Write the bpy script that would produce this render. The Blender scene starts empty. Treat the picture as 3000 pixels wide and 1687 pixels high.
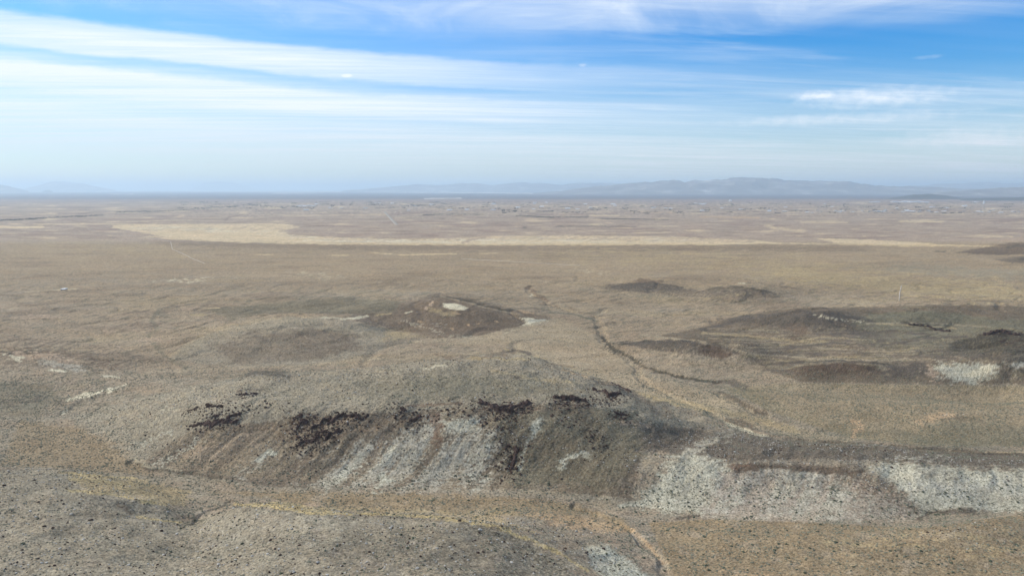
import bpy, math, random
import numpy as np
from mathutils import Vector

import time
_T0 = time.time()


def tick(*a):
    print("%5.1f" % (time.time() - _T0), *a, flush=True)


scene = bpy.context.scene
COL = scene.collection
random.seed(7)
RNG = np.random.default_rng(11)

# ------------------------------------------------------------------ camera
FPX, CU, CV = 2000.0, 1500.0, 843.5          # focal length and centre in units of the 3000 px wide photograph
PITCH = math.radians(8.264)
ZC = 250.0
cam_d = bpy.data.cameras.new("camera")
cam = bpy.data.objects.new("camera", cam_d)
COL.objects.link(cam)
cam.location = (0, 0, ZC)
cam.rotation_euler = (math.radians(90) - PITCH, 0, 0)
cam_d.sensor_width = 36.0
cam_d.lens = 24.0
cam_d.clip_start = 1.0
cam_d.clip_end = 400000.0
scene.camera = cam

# ------------------------------------------------------------------ world, sun, exposure
SUN_AZ = math.radians(-68.0)                 # measured from +Y, clockwise positive
SUN_EL = math.radians(36.0)
world = bpy.data.worlds.new("World")
scene.world = world
world.use_nodes = True
wt = world.node_tree
for n in list(wt.nodes):
    wt.nodes.remove(n)


def N(t, kind, **kw):
    n = t.nodes.new(kind)
    for k, v in kw.items():
        setattr(n, k, v)
    return n


class NT:
    """small helper to write node maths"""
    def __init__(self, t):
        self.t = t

    def put(self, sock, v):
        if hasattr(v, "is_output"):
            self.t.links.new(v, sock)
        else:
            sock.default_value = v

    def m(self, op, a, b=0.0, c=0.0, clamp=False):
        n = N(self.t, "ShaderNodeMath", operation=op, use_clamp=clamp)
        for i, v in enumerate((a, b, c)):
            self.put(n.inputs[i], v)
        return n.outputs[0]

    def mix(self, f, a, b, blend="MIX"):
        n = N(self.t, "ShaderNodeMix", data_type="RGBA", blend_type=blend)
        self.put(n.inputs["Factor"], f)
        self.put(n.inputs[6], a)
        self.put(n.inputs[7], b)
        return n.outputs[2]

    def noise(self, vec, scale=1.0, detail=3.0, rough=0.55, dim="3D", dist=0.0):
        n = N(self.t, "ShaderNodeTexNoise", noise_dimensions=dim)
        self.put(n.inputs["Vector"], vec)
        n.inputs["Scale"].default_value = scale
        n.inputs["Detail"].default_value = detail
        n.inputs["Roughness"].default_value = rough
        n.inputs["Distortion"].default_value = dist
        return n.outputs[0]

    def ramp(self, f, stops, interp="EASE"):
        n = N(self.t, "ShaderNodeValToRGB")
        n.color_ramp.interpolation = interp
        e = n.color_ramp.elements
        while len(e) < len(stops):
            e.new(0.5)
        for i, (p, c) in enumerate(stops):
            e[i].position = p
            e[i].color = c if isinstance(c, tuple) else (c, c, c, 1)
        self.put(n.inputs[0], f)
        return n.outputs[0]

    def sstep(self, x, a, b):
        n = N(self.t, "ShaderNodeMapRange", interpolation_type="SMOOTHSTEP")
        self.put(n.inputs[0], x)
        n.inputs[1].default_value = a
        n.inputs[2].default_value = b
        return n.outputs[0]

    def comb(self, x, y, z):
        n = N(self.t, "ShaderNodeCombineXYZ")
        for i, v in enumerate((x, y, z)):
            self.put(n.inputs[i], v)
        return n.outputs[0]


W = NT(wt)
sky = N(wt, "ShaderNodeTexSky", sky_type="NISHITA")
sky.sun_disc = False
sky.sun_elevation = SUN_EL
sky.sun_rotation = SUN_AZ
sky.altitude = 1200.0
sky.air_density = 1.0
sky.dust_density = 0.6
sky.ozone_density = 2.0
hs = N(wt, "ShaderNodeHueSaturation")
hs.inputs["Saturation"].default_value = 1.30
hs.inputs["Value"].default_value = 1.0
wt.links.new(sky.outputs[0], hs.inputs["Color"])
geo = N(wt, "ShaderNodeTexCoord")
sep = N(wt, "ShaderNodeSeparateXYZ")
wt.links.new(geo.outputs["Generated"], sep.inputs[0])
dx, dy, dz = sep.outputs
el = W.m("DEGREES" if False else "ARCSINE", dz)          # elevation, radians
eld = W.m("MULTIPLY", el, 57.29578)                      # degrees
# a high, flat cloud layer: directions meet a plane overhead
dzc = W.m("MAXIMUM", W.m("ADD", dz, 0.035), 0.02)
px = W.m("DIVIDE", dx, dzc)
py = W.m("DIVIDE", dy, dzc)
# long parallel streaks of cirrus, drawn out along x and turned a little
ang = math.radians(-7)
rx = W.m("ADD", W.m("MULTIPLY", px, math.cos(ang)), W.m("MULTIPLY", py, -math.sin(ang)))
ry = W.m("ADD", W.m("MULTIPLY", px, math.sin(ang)), W.m("MULTIPLY", py, math.cos(ang)))
streak = W.noise(W.comb(W.m("MULTIPLY", rx, 0.10), W.m("MULTIPLY", ry, 0.95), 3.1), 1.0, 6.0, 0.62, dist=0.25)
wisps = W.noise(W.comb(W.m("MULTIPLY", rx, 0.35), W.m("MULTIPLY", ry, 1.5), 7.7), 1.0, 8.0, 0.66, dist=0.6)
feather = W.noise(W.comb(W.m("MULTIPLY", px, 0.9), W.m("MULTIPLY", py, 0.8), 1.7), 1.0, 7.0, 0.62, dist=1.0)
# broad bands: elevation (degrees) shifted along the azimuth so that the bands tilt down to the right
azw = W.m("ARCTAN2", dx, dy)
wob = W.m("MULTIPLY", W.m("SUBTRACT", W.noise(W.comb(W.m("MULTIPLY", azw, 2.6), W.m("MULTIPLY", eld, 0.16), 0.0), 1.0, 8.0, 0.66), 0.5), 1.9)
eb = W.m("ADD", W.m("ADD", eld, W.m("MULTIPLY", W.m("SINE", azw), 2.3)), wob)
ebn = W.m("DIVIDE", eb, 20.0)
left = W.sstep(dx, 0.46, -0.42)
def B4(v): return (v, v, v, 1)
# elevations along the middle of the frame: main band 8.2..10.6, second 5.6..6.7, pale veil below 5
bandA = W.ramp(ebn, [(0.0, 0.50), (0.14, 0.80), (0.20, 0.86), (0.245, 0.72), (0.285, 0.95), (0.335, 0.98), (0.365, 0.55),
                     (0.385, 0.42), (0.405, 0.80), (0.45, 0.90), (0.485, 0.75), (0.515, 0.20), (0.60, 0.26), (0.74, 0.35), (0.85, 0.30), (1.0, 0.3)])
bandB = W.ramp(ebn, [(0.0, 0.50), (0.16, 0.62), (0.215, 0.52), (0.245, 0.30), (0.27, 0.42), (0.30, 0.34), (0.335, 0.20), (0.38, 0.22),
                     (0.42, 0.10), (0.50, 0.02), (0.60, 0.0), (0.66, 0.16), (0.74, 0.42), (0.88, 0.40), (1.0, 0.3)])
mixband = W.m("ADD", W.m("MULTIPLY", bandA, left), W.m("MULTIPLY", bandB, W.m("SUBTRACT", 1.0, left)))
fib = W.sstep(W.noise(W.comb(W.m("MULTIPLY", rx, 0.55), W.m("MULTIPLY", ry, 5.5), 9.0), 1.0, 7.0, 0.7, dist=0.4), 0.30, 0.68)
s1 = W.sstep(streak, 0.36, 0.66)
s2 = W.sstep(wisps, 0.45, 0.75)
s3 = W.sstep(feather, 0.42, 0.78)
body = W.m("MULTIPLY", mixband, W.m("ADD", 0.74, W.m("ADD", W.m("MULTIPLY", s1, 0.20), W.m("MULTIPLY", fib, 0.26))))
hi = W.sstep(eld, 10.5, 14.0)
thin = W.m("MULTIPLY", W.m("ADD", W.m("MULTIPLY", s1, 0.08), W.m("MULTIPLY", s2, 0.30)), W.m("SUBTRACT", 1.0, left), clamp=True)
top = W.m("MULTIPLY", W.m("MULTIPLY", s3, hi), 0.42)
cl = W.m("ADD", body, W.m("ADD", thin, top), clamp=True)


def puff(az, e, ra, re, k):
    """one small cloud of its own at azimuth az and elevation e (degrees)"""
    a = W.m("DIVIDE", W.m("SUBTRACT", W.m("MULTIPLY", azw, 57.29578), az), ra)
    b = W.m("DIVIDE", W.m("SUBTRACT", eld, e), re)
    nz = W.noise(W.comb(W.m("MULTIPLY", azw, 70.0), W.m("MULTIPLY", eld, 1.8), 5.0), 1.0, 4.0, 0.6)
    r = W.m("ADD", W.m("ADD", W.m("MULTIPLY", a, a), W.m("MULTIPLY", b, b)), W.m("MULTIPLY", W.m("SUBTRACT", nz, 0.5), 2.2))
    return W.m("MULTIPLY", W.sstep(r, 1.5, -0.9), k)


for a_, e_, ra_, re_, k_ in ((-13.2, 8.75, 0.45, 0.16, 0.55), (5.7, 9.75, 0.35, 0.14, 0.45), (27.0, 6.5, 5.2, 0.8, 0.52), (23.2, 6.9, 1.5, 0.35, 0.5),
                             (25.0, 5.1, 8.5, 0.45, 0.38), (33.5, 3.5, 5.0, 0.7, 0.45), (30.5, 9.0, 1.0, 0.14, 0.22)):
    cl = W.m("ADD", cl, puff(a_, e_, ra_, re_, k_), clamp=True)

low = W.sstep(eld, 7.0, 0.0)
cloud_col = W.mix(low, (9.6, 10.4, 11.4, 1), (8.1, 8.55, 8.95, 1))
deep = W.mix(W.sstep(eld, 0.0, 13.0), (0.92, 1.06, 1.10, 1), (0.13, 1.17, 1.66, 1))
skyc = W.mix(1.0, hs.outputs[0], deep, "MULTIPLY")
final = W.mix(cl, skyc, cloud_col)
bg = N(wt, "ShaderNodeBackground")
bg.inputs["Strength"].default_value = 0.096
wt.links.new(final, bg.inputs["Color"])
wo = N(wt, "ShaderNodeOutputWorld")
wt.links.new(bg.outputs[0], wo.inputs["Surface"])

sun_d = bpy.data.lights.new("sun", "SUN")
sun_d.energy = 4.0
sun_d.angle = math.radians(0.6)
sun_d.color = (1.0, 0.945, 0.87)
sun = bpy.data.objects.new("sun", sun_d)
COL.objects.link(sun)
sdir = Vector((math.sin(SUN_AZ) * math.cos(SUN_EL), math.cos(SUN_AZ) * math.cos(SUN_EL), math.sin(SUN_EL)))
sun.rotation_euler = sdir.to_track_quat("Z", "Y").to_euler()
sun.location = (0, 0, 600)

vs = scene.view_settings
vs.view_transform = "Standard"
vs.look = "None"
vs.exposure = 0.04
vs.gamma = 1.0
vs.use_curve_mapping = False
scene.cycles.max_bounces = 4
scene.cycles.volume_bounces = 1
scene.cycles.use_adaptive_sampling = True
scene.cycles.adaptive_threshold = 0.02


# ------------------------------------------------------------------ numpy noise
def _hash(ix, iy, seed):
    h = (ix.astype(np.uint32) * np.uint32(374761393) + iy.astype(np.uint32) * np.uint32(668265263) + np.uint32((seed * 1274126177) & 0xFFFFFFFF))
    h = (h ^ (h >> np.uint32(13))) * np.uint32(1274126177)
    h = h ^ (h >> np.uint32(16))
    return h


def vnoise(x, y, seed=0):
    """gradient noise, about -1..1"""
    xf, yf = np.floor(x), np.floor(y)
    ix, iy = xf.astype(np.int64), yf.astype(np.int64)
    fx, fy = (x - xf).astype(np.float32), (y - yf).astype(np.float32)
    wx = fx * fx * fx * (fx * (fx * 6 - 15) + 10)
    wy = fy * fy * fy * (fy * (fy * 6 - 15) + 10)

    def g(jx, jy, ax, ay):
        a = _hash(jx, jy, seed).astype(np.float32) * np.float32(2 * math.pi / 4294967296.0)
        return np.cos(a) * ax + np.sin(a) * ay
    n00 = g(ix, iy, fx, fy)
    n10 = g(ix + 1, iy, fx - 1, fy)
    n01 = g(ix, iy + 1, fx, fy - 1)
    n11 = g(ix + 1, iy + 1, fx - 1, fy - 1)
    a = n00 + wx * (n10 - n00)
    b = n01 + wx * (n11 - n01)
    return (a + wy * (b - a)) * 1.5


def fbm(x, y, oct=4, seed=0, gain=0.5):
    s = 0.0
    a = 1.0
    t = 0.0
    for i in range(oct):
        s = s + a * vnoise(x * 2.03 ** i + 17.3 * i, y * 2.03 ** i - 9.1 * i, seed + i)
        t += a
        a *= gain
    return s / t


def smooth(x):
    x = np.clip(x, 0, 1)
    return x * x * (3 - 2 * x)


# ------------------------------------------------------------------ terrain heights
BY = np.array([-30000, 0, 150, 230, 300, 400, 500, 600, 700, 850, 1000, 1200, 1500, 2000, 3000, 5000, 400000.0])
BZ = np.array([100, 96, 94, 90, 80, 70, 63, 56, 50, 40, 32, 23, 14, 5, 0, 0, 0.0])
# smooth version of the base profile, tabulated
_ty = np.exp(np.linspace(math.log(60), math.log(8000), 900))
_tb = np.interp(_ty, BY, BZ)
_k = np.hanning(61)
_k /= _k.sum()
_tb = np.convolve(np.pad(_tb, 30, mode="edge"), _k, mode="valid")


def base(Y):
    return np.where(Y < 60, 96.0, np.interp(np.maximum(Y, 60), _ty, _tb))


def tdep(v):
    return np.tan(PITCH + np.arctan((np.asarray(v, float) - CV) / FPX))


def solve(u, v, h):
    """world point on the ground seen at pixel u,v when the ground there stands h above the base"""
    T = float(tdep(v))
    Y = 800.0
    lo, hi_ = 80.0, 200000.0
    for _ in range(60):
        mid = math.sqrt(lo * hi_)
        if ZC - mid * T > float(base(np.array(mid))) + h:
            lo = mid
        else:
            hi_ = mid
    Y = lo
    d = (v - CV) / FPX
    s = (u - CU) / FPX / (math.cos(PITCH) - d * math.sin(PITCH))
    return s, Y


# seen points: pixel u, pixel v, height above the base profile (m)
CP = [
 # the long ridge: bench edge
 (560,1240,20),(620,1225,25),(750,1200,30),(850,1190,33),(1000,1205,32),(1150,1195,35),(1300,1190,36),(1450,1180,37),(1560,1168,38),(1700,1165,38),(1800,1150,36),(1880,1172,30),(1980,1232,20),(2080,1290,13),
 # its foot
 (300,1330,0),(380,1352,0),(480,1387,-1),(620,1412,-1),(800,1432,-1),(1000,1434,0),(1200,1434,0),(1400,1430,0),(1600,1442,0),(1750,1466,-2),(1850,1492,-2),
 # its skyline
 (1370,1045,50),(1260,1056,48),(1150,1072,45),(1000,1088,41),(850,1104,37),(780,1098,40),(700,1112,34),(600,1125,28),(480,1143,20),(350,1182,10),(250,1205,4),
 (1450,1040,50),(1510,1032,51),(1600,1058,42),(1700,1095,36),(1780,1118,34),
 (1300,1110,44),(1500,1108,44),(1650,1130,40),(1000,1150,37),(800,1150,34),(1200,1150,40),
 (900,1310,15),(1100,1310,16),(1300,1310,17),(1500,1310,18),(1700,1310,18),(620,1310,11),(500,1300,9),(1850,1330,15),(1000,1372,6),(1300,1372,7),(1600,1378,8),(750,1372,5),(1450,1250,28),(1200,1250,26),(1000,1260,24),(800,1260,21),(1650,1240,29),(1800,1240,26),(1780,1400,8),
 (1960,1190,10),(2060,1225,6),(2200,1272,6),(2400,1298,5),(2700,1322,3),
 # valley right of the ridge
 (1900,1110,0),(2000,1152,0),(2090,1185,0),(1830,1075,0),(2200,1235,-1),(2350,1275,-1),
 # pale bluff
 (1960,1345,14.5),(2100,1345,15.2),(2200,1350,15.2),(2350,1350,14.5),(2550,1355,14.5),(2700,1362,13.2),(2850,1375,11.2),(3000,1390,9.9),(3150,1400,7.9),
 (2000,1290,11.2),(2300,1300,8.6),(2600,1310,6.6),(2900,1345,4.6),
 (1880,1482,-2.0),(2050,1514,-2.0),(2300,1527,-2.0),(2600,1532,-2.0),(2720,1502,-2.0),(2900,1497,-2.0),(3000,1510,-1.0),(3150,1520,0.0),
 (2200,1435,5.3),(2450,1435,5.3),(2850,1435,5.3),(1980,1420,6.3),(2665,1440,5.3),(2720,1440,5.3),
 (2400,1565,2.0),(2700,1535,5.0),(2900,1522,5.0),(2500,1640,3.0),(2900,1640,3.0),(2100,1565,1.0),(2000,1640,0.0),(2200,1687,1.0),(2700,1687,3.0),(3000,1600,3.0),
 # foreground centre hill
 (560,1535,1),(640,1500,6),(700,1484,12),(800,1480,15),(950,1505,16),(1100,1513,17),(1250,1520,18),(1400,1532,17),(1500,1552,15),(1600,1592,12),(1700,1642,9),(1780,1690,7),
 (900,1462,1),(1200,1468,0),(1000,1455,0),(1500,1480,0),(1800,1530,-1),(1680,1500,-1),(1350,1470,0),(650,1455,0),(780,1450,0),
 (1500,1515,5),(1650,1562,6),(1750,1600,6),(1850,1645,4),(1920,1687,1),(1900,1580,-1),
 (1000,1687,22),(700,1687,19),(1300,1687,23),(300,1687,17),(0,1687,17),(1550,1687,17),(1100,1600,20),(800,1600,18),(1350,1600,19),(560,1620,12),(450,1600,14),
 # foreground left hill
 (-60,1372,9),(0,1375,10),(150,1378,13),(280,1392,14),(400,1425,10),(500,1480,5),(100,1500,17),(300,1500,14),(420,1530,9),(200,1600,17),(0,1600,18),
 (200,1335,0),(350,1372,-1),(0,1335,1),(100,1260,0),(250,1265,0),(500,1432,-1),(560,1470,0),
 # low rise at far left
 (50,1035,8),(150,1040,8),(230,1075,4),(300,1130,4),(200,1180,1),(30,1150,3),(0,1090,4),(330,1140,5),(400,1080,0),(-80,1040,8),
 # rounded hill left of the middle
 (560,1000,5),(650,965,11),(750,942,15),(850,930,17),(950,938,15),(1050,938,12),(700,1010,6),(850,1010,7),(950,1020,5),(520,1062,0),(700,1075,0),(900,1062,0),(1100,1045,0),(440,1020,-1),(430,960,0),(500,930,0),(600,910,1),(1250,1020,0),
 # white capped hill
 (1200,885,20),(1290,870,28),(1360,878,24),(1450,895,17),(1550,915,9),(1630,940,1),(1300,930,13),(1200,930,11),(1400,940,9),(1150,962,3),(1300,992,0),(1400,994,0),(1510,965,0),(1100,900,12),(1040,905,7),(900,892,4),(780,885,1),(1000,880,5),
 # low hills right of the middle
 (1910,818,15),(1800,836,4),(2050,848,5),(2200,842,15),(2100,848,10),(2320,858,5),(1900,872,0),(2200,888,0),(2000,882,0),(1700,860,0),(1750,900,0),
 (2250,918,10),(2320,910,16),(2420,914,16),(2520,930,9),(2300,960,6),(2500,965,4),(2150,960,2),
 (2600,922,9),(2700,902,16),(2780,906,15),(2900,932,12),(3000,928,12),(3120,930,12),(2650,960,6),(2800,950,6),
 (2700,985,6),(2850,986,10),(2930,970,14),(3000,976,13),(3120,985,12),(2750,1020,8),(2650,1045,5),(2500,1010,5),(2300,1015,3),(2900,1030,6),
 (1900,1000,7),(1970,995,11),(2080,1008,10),(2190,1035,6),(1950,1062,0),(2130,1068,0),(1840,1050,0),(1790,1008,0),(2000,1032,6),
 (2290,1085,1),(2350,1075,5.5),(2450,1066,7.5),(2550,1076,6.5),(2600,1090,4),(2450,1116,0),(2300,1112,0),(2600,1122,0),(2220,1060,1),
 (2750,1080,7),(2850,1062,11),(2930,1068,11),(3000,1085,8),(2850,1124,0),(2950,1128,0),(3060,1100,6),
 (2200,1150,1),(2500,1180,3),(2800,1180,2),(2400,1240,1),(2700,1228,5),(2650,1262,1),(2900,1250,3),(2850,1215,5),(2500,1292,0),(3000,1300,0),(2130,1175,3),(2150,1210,1),(2350,1160,2),(3050,1180,3),
 # mesas at the right edge
 (3000,703,38),(2950,712,26),(2900,722,14),(2830,738,2),(3100,690,52),(2990,748,0),(3000,751,16),(2940,757,7),(3050,750,18),(3010,778,0),(2910,764,0),(2780,745,0),
 # plain
 (1700,950,0),(1600,1000,0),(1500,1000,0),(1650,870,0),(1560,830,0),(600,850,0),(300,880,0),(100,950,0),(300,980,0),(100,860,0),(350,1040,0),(1780,980,0),(1700,1040,0),
]
for uu in range(-150, 3200, 300):
    CP += [(uu, 800, 0)]
    if uu < 2700:
        CP += [(uu, 762, 0), (uu, 730, 0)]
    CP += [(uu, 690, 0), (uu, 650, 0)]
for uu in range(-150, 1500, 300):
    CP += [(uu, 840, 0)]
# points out of sight behind the crests: pixel u, distance Y, height above base
HP = [(350,720,2),(600,730,3),(850,740,2),(1100,750,1),(1370,760,1),(1510,760,1),(1700,700,1),(1860,620,0),
      (1300,640,24),(1500,650,22),(1000,640,18),(1950,520,6),
      (750,1290,3),(850,1300,3),(950,1300,3),(1290,1560,2),(1450,1520,1),(1150,1500,3),
      (1910,2050,0),(2200,1950,1),(2350,1420,3),(2740,1450,3),(1970,1000,2),(2450,820,2),(2880,860,5),
      (3000,3400,8),(3100,3500,10),(1100,330,3),(800,345,3),(1400,325,4),(150,480,2),(0,480,2)]
CP = [(a_, b_, c_ * 1.4 if (b_ > 1470 and a_ < 1800 and c_ > 4) else c_ * 1.6 if (820 < b_ < 1095 and c_ > 2 and (a_ > 1780 or a_ < 1200 and c_ < 30)) else c_ * 1.3 if (820 < b_ < 1130 and c_ > 2 and not (b_ > 1024 and 200 < a_ < 1800 and c_ > 9)) else c_) for a_, b_, c_ in CP]
PT = [solve(*c) for c in CP]
PH = [c[2] for c in CP]
for (u_, y_, h_) in HP:
    PT.append(((u_ - CU) / FPX, y_))
    PH.append(h_)
for s_ in (-1.6, -1.2, 1.2, 1.6):
    for y_ in (150, 250, 400, 700, 1200, 2000, 4000, 9000):
        PT.append((s_, y_))
        PH.append(12 if y_ < 300 else 3 if y_ < 1500 else 0)
for u_ in range(0, 3001, 500):
    PT.append(((u_ - CU) / FPX, 150))
    PH.append(16)
    PT.append(((u_ - CU) / FPX, 12000))
    PH.append(0)
P = np.array([(a, math.log(b)) for a, b in PT])
PH = np.array(PH, float)


def tpsk(r2):
    return np.where(r2 > 1e-12, 0.5 * r2 * np.log(r2 + 1e-12), 0)


n_ = len(P)
D2 = ((P[:, None, :] - P[None, :, :]) ** 2).sum(-1)
A = np.zeros((n_ + 3, n_ + 3))
A[:n_, :n_] = tpsk(D2) + np.eye(n_) * 2e-6
A[:n_, n_] = 1
A[:n_, n_ + 1:] = P
A[n_:, :n_] = A[:n_, n_:].T
wts = np.linalg.solve(A, np.concatenate([PH, np.zeros(3)]))
GS = np.linspace(-1.6, 1.6, 380)
GL = np.linspace(math.log(120), math.log(12000), 440)
gs, gl = np.meshgrid(GS, GL, indexing="ij")
DEV = np.zeros(gs.shape)
for i in range(0, len(GS), 40):
    q = np.stack([gs[i:i + 40].ravel(), gl[i:i + 40].ravel()], -1)
    r2 = ((q[:, None, :] - P[None]) ** 2).sum(-1)
    DEV[i:i + 40] = (tpsk(r2) @ wts[:n_] + wts[n_] + q @ wts[n_ + 1:]).reshape(-1, len(GL))


def dev(s, Y):
    L = np.log(np.clip(Y, 121, 11900))
    x = (np.clip(s, -1.59, 1.59) - GS[0]) / (GS[1] - GS[0])
    y = (L - GL[0]) / (GL[1] - GL[0])
    i = np.clip(x.astype(int), 1, len(GS) - 3)
    j = np.clip(y.astype(int), 1, len(GL) - 3)
    fx, fy = x - i, y - j

    def w4(f):
        return [0.5 * (-f + 2 * f ** 2 - f ** 3), 0.5 * (2 - 5 * f ** 2 + 3 * f ** 3), 0.5 * (f + 4 * f ** 2 - 3 * f ** 3), 0.5 * (-f ** 2 + f ** 3)]
    a, b = w4(fx), w4(fy)
    r = 0
    for p in range(4):
        for q_ in range(4):
            r = r + a[p] * b[q_] * DEV[i + p - 1, j + q_ - 1]
    fade = smooth((11000 - Y) / 5000) * smooth((Y + 200) / 300)
    fade = np.where(np.abs(s) > 1.3, fade * smooth((2.4 - np.abs(s)) / 1.1), fade)
    return r * fade


def world_line(pts, h=0.0):
    """pixel polyline to ground x,y"""
    out = []
    for (u_, v_) in pts:
        s, Y = solve(u_, v_, h)
        for _ in range(6):
            hh = float(dev(np.array([s]), np.array([Y]))[0])
            s, Y = solve(u_, v_, 0.5 * hh + 0.5 * h)
            h = 0.5 * hh + 0.5 * h
        out.append((s * Y, Y))
    return np.array(out)


def pdist(X, Y, pts):
    """distance to a polyline and the fraction along it"""
    best = np.full(X.shape, 1e18, X.dtype)
    for k in range(len(pts) - 1):
        ax, ay = pts[k]
        bx_, by_ = pts[k + 1]
        ex, ey = bx_ - ax, by_ - ay
        t = np.clip(((X - ax) * ex + (Y - ay) * ey) / (ex * ex + ey * ey + 1e-9), 0, 1)
        d = (X - ax - t * ex) ** 2 + (Y - ay - t * ey) ** 2
        best = np.minimum(best, d)
    return np.sqrt(best)


CH = [  # dry washes: pixel line, half width m, depth m
 ([(1720,815),(1560,838),(1545,850),(1575,868),(1610,890),(1680,910),(1745,925),(1752,945),(1760,965),(1768,985),(1768,1000),(1790,1020),(1850,1050),(1868,1070),(1935,1088),(2010,1105)], 6, 2.3),
 ([(1868,1070),(1870,1100),(1900,1130),(1960,1155),(2040,1190),(2110,1225),(2240,1272),(2420,1292),(2700,1312),(3100,1330)], 4, 1.8),
 ([(2105,1150),(2130,1165),(2180,1188),(2240,1215)], 4, 2.5),
 ([(185,1212),(210,1195),(250,1168),(330,1150)], 4, 2.0),
 ([(520,1100),(500,1060),(440,1020),(430,985),(470,950)], 5, 0.9),
 ([(1680,1480),(1850,1548),(1880,1580),(1930,1630),(1950,1700)], 2.5, 1.6),
 ([(380,1352),(420,1378),(520,1388),(640,1405)], 2.5, 1.6),
 ([(560,1540),(600,1500),(680,1462)], 2.0, 1.2),
]
CHW = [(world_line(p), w, d) for p, w, d in CH]


def rills(X, Y, k=1):
    """ribs and gullies running down the steep faces towards the camera"""
    q = X - 0.7 * (Y - 430) + 4 * vnoise(X / 22.0, Y / 22.0, 96)
    return 0.65 * fbm(q / 7.0, Y / 60.0, 3, 97) + 0.5 * fbm(q / 19.0, Y / 90.0, 2, 98)


def chan(X, Y):
    """small branching drainage lines, 0..1"""
    wx = X + 30 * vnoise(X / 90.0, Y / 90.0, 91)
    wy = Y + 30 * vnoise(X / 90.0, Y / 90.0, 92)
    c = np.abs(vnoise(wx / 170.0, wy / 130.0, 93))
    return smooth(1 - c / 0.11)


def height(X, Y):
    Yc = np.maximum(Y, 1.0)
    s = np.where(Y > 100, X / Yc, X / 100.0)
    h = dev(s, Y)
    z = base(Y) + h
    near = smooth((6000 - Y) / 4000)
    hill = np.clip(np.abs(h) / 11.0, 0, 1)
    r1 = fbm(X / 95.0, Y / 95.0, 4, 3)
    r2 = 1 - np.abs(fbm(X / 42.0 + 5, Y / 42.0, 4, 21)) * 2.4
    z = z + near * (r1 * (0.9 + 1.2 * hill) + (r2 - 0.5) * (0.35 + 1.5 * hill) + fbm(X / 7.0, Y / 7.0, 3, 40) * (0.22 + 0.35 * hill) * smooth((1800 - Y) / 900))
    midf = smooth((Y - 620) / 350) * smooth((2300 - Y) / 900)
    z = z + midf * (6.5 * fbm(X / 210.0, Y / 150.0, 3, 61) - 2.6 * chan(X, Y))
    z = z + 2.4 * smooth((430 - Y) / 80) * smooth((Y - 100) / 80) * fbm(X / 62.0, Y / 42.0, 3, 71)
    face = smooth((Y - 335) / 20) * smooth((480 - Y) / 30) * smooth((h - 1) / 8)
    z = z + face * 1.1 * rills(X, Y)
    for pts, w, d in CHW:
        bb = (X > pts[:, 0].min() - 60) & (X < pts[:, 0].max() + 60) & (Y > pts[:, 1].min() - 60) & (Y < pts[:, 1].max() + 60)
        if bb.any():
            xx, yy = X[bb], Y[bb]
            wv = w * (1 + 0.5 * vnoise(xx / 23.0, yy / 23.0, 77))
            dd = pdist(xx + 3.0 * vnoise(xx / 14.0, yy / 14.0, 78), yy + 3.0 * vnoise(xx / 14.0, yy / 14.0, 79), pts)
            z[bb] -= d * smooth(1.6 - dd / wv)
    return z


# ------------------------------------------------------------------ terrain grid
sc_ = np.linspace(-0.98, 0.98, 1240)
side = np.array([1.03, 1.10, 1.2, 1.35, 1.6, 2.0, 2.6, 3.4])
S_ = np.concatenate([-side[::-1], sc_, side])
_ly = np.linspace(math.log(185), math.log(1700), 4000)
_dn = 1.0 + 1.1 * ((_ly > math.log(332)) & (_ly < math.log(476)))
_cd = np.cumsum(_dn)
yn = np.exp(np.interp(np.linspace(_cd[0], _cd[-1], 740), _cd, _ly))
ym = np.exp(np.linspace(math.log(1700), math.log(3600), 130))[1:]
yf = 1.0 / np.linspace(1 / 3600.0, 1 / 140000.0, 160)[1:]
yb = np.array([-30000, -8000, -2000, -500, -100, 0, 50, 90, 120, 150, 170])
Y_ = np.concatenate([yb, yn, ym, yf])
scaleY = np.where(Y_ < 120, 120 + (120 - Y_) * 1.2, Y_)
nS, nY = len(S_), len(Y_)
GX = S_[:, None] * scaleY[None, :]
GY = np.broadcast_to(Y_[None, :], GX.shape).copy()
GZ = height(GX, GY)
tick("grid", nS, nY, nS * nY)


def project(X, Y, Z):
    yy = np.maximum(Y, 1.0)
    dn = ZC - Z
    dep = yy * math.cos(PITCH) + dn * math.sin(PITCH)
    u = CU + FPX * X / dep
    v = CV + FPX * (dn * math.cos(PITCH) - yy * math.sin(PITCH)) / dep
    return u, v


U, V = project(GX, GY, GZ)
angle_ = np.where(GY > 150, (GZ - ZC) / np.maximum(GY, 1), -9)
cm = np.maximum.accumulate(angle_, axis=1)
VIS = (angle_ > cm - 0.004) & (GY > 150)

# coordinates for soil patterns: even in all directions on slopes as well as flats
_tv = np.linspace(553.5, 2600, 6000)
_tw = np.cumsum((_tv[1] - _tv[0]) / (2000 * np.clip(tdep(_tv), 0.035, 0.42)))
LN = -np.interp(V, _tv, _tw)
SS = (U - CU) / FPX


def n2(k, a=1.0, seed=0, oct=4, gain=0.5):
    return fbm(SS * k * a, LN * k, oct, seed, gain)


def lin(c):
    c = np.array(c, float) / 255.0
    return np.where(c <= 0.04045, c / 12.92, ((c + 0.055) / 1.055) ** 2.4)


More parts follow.
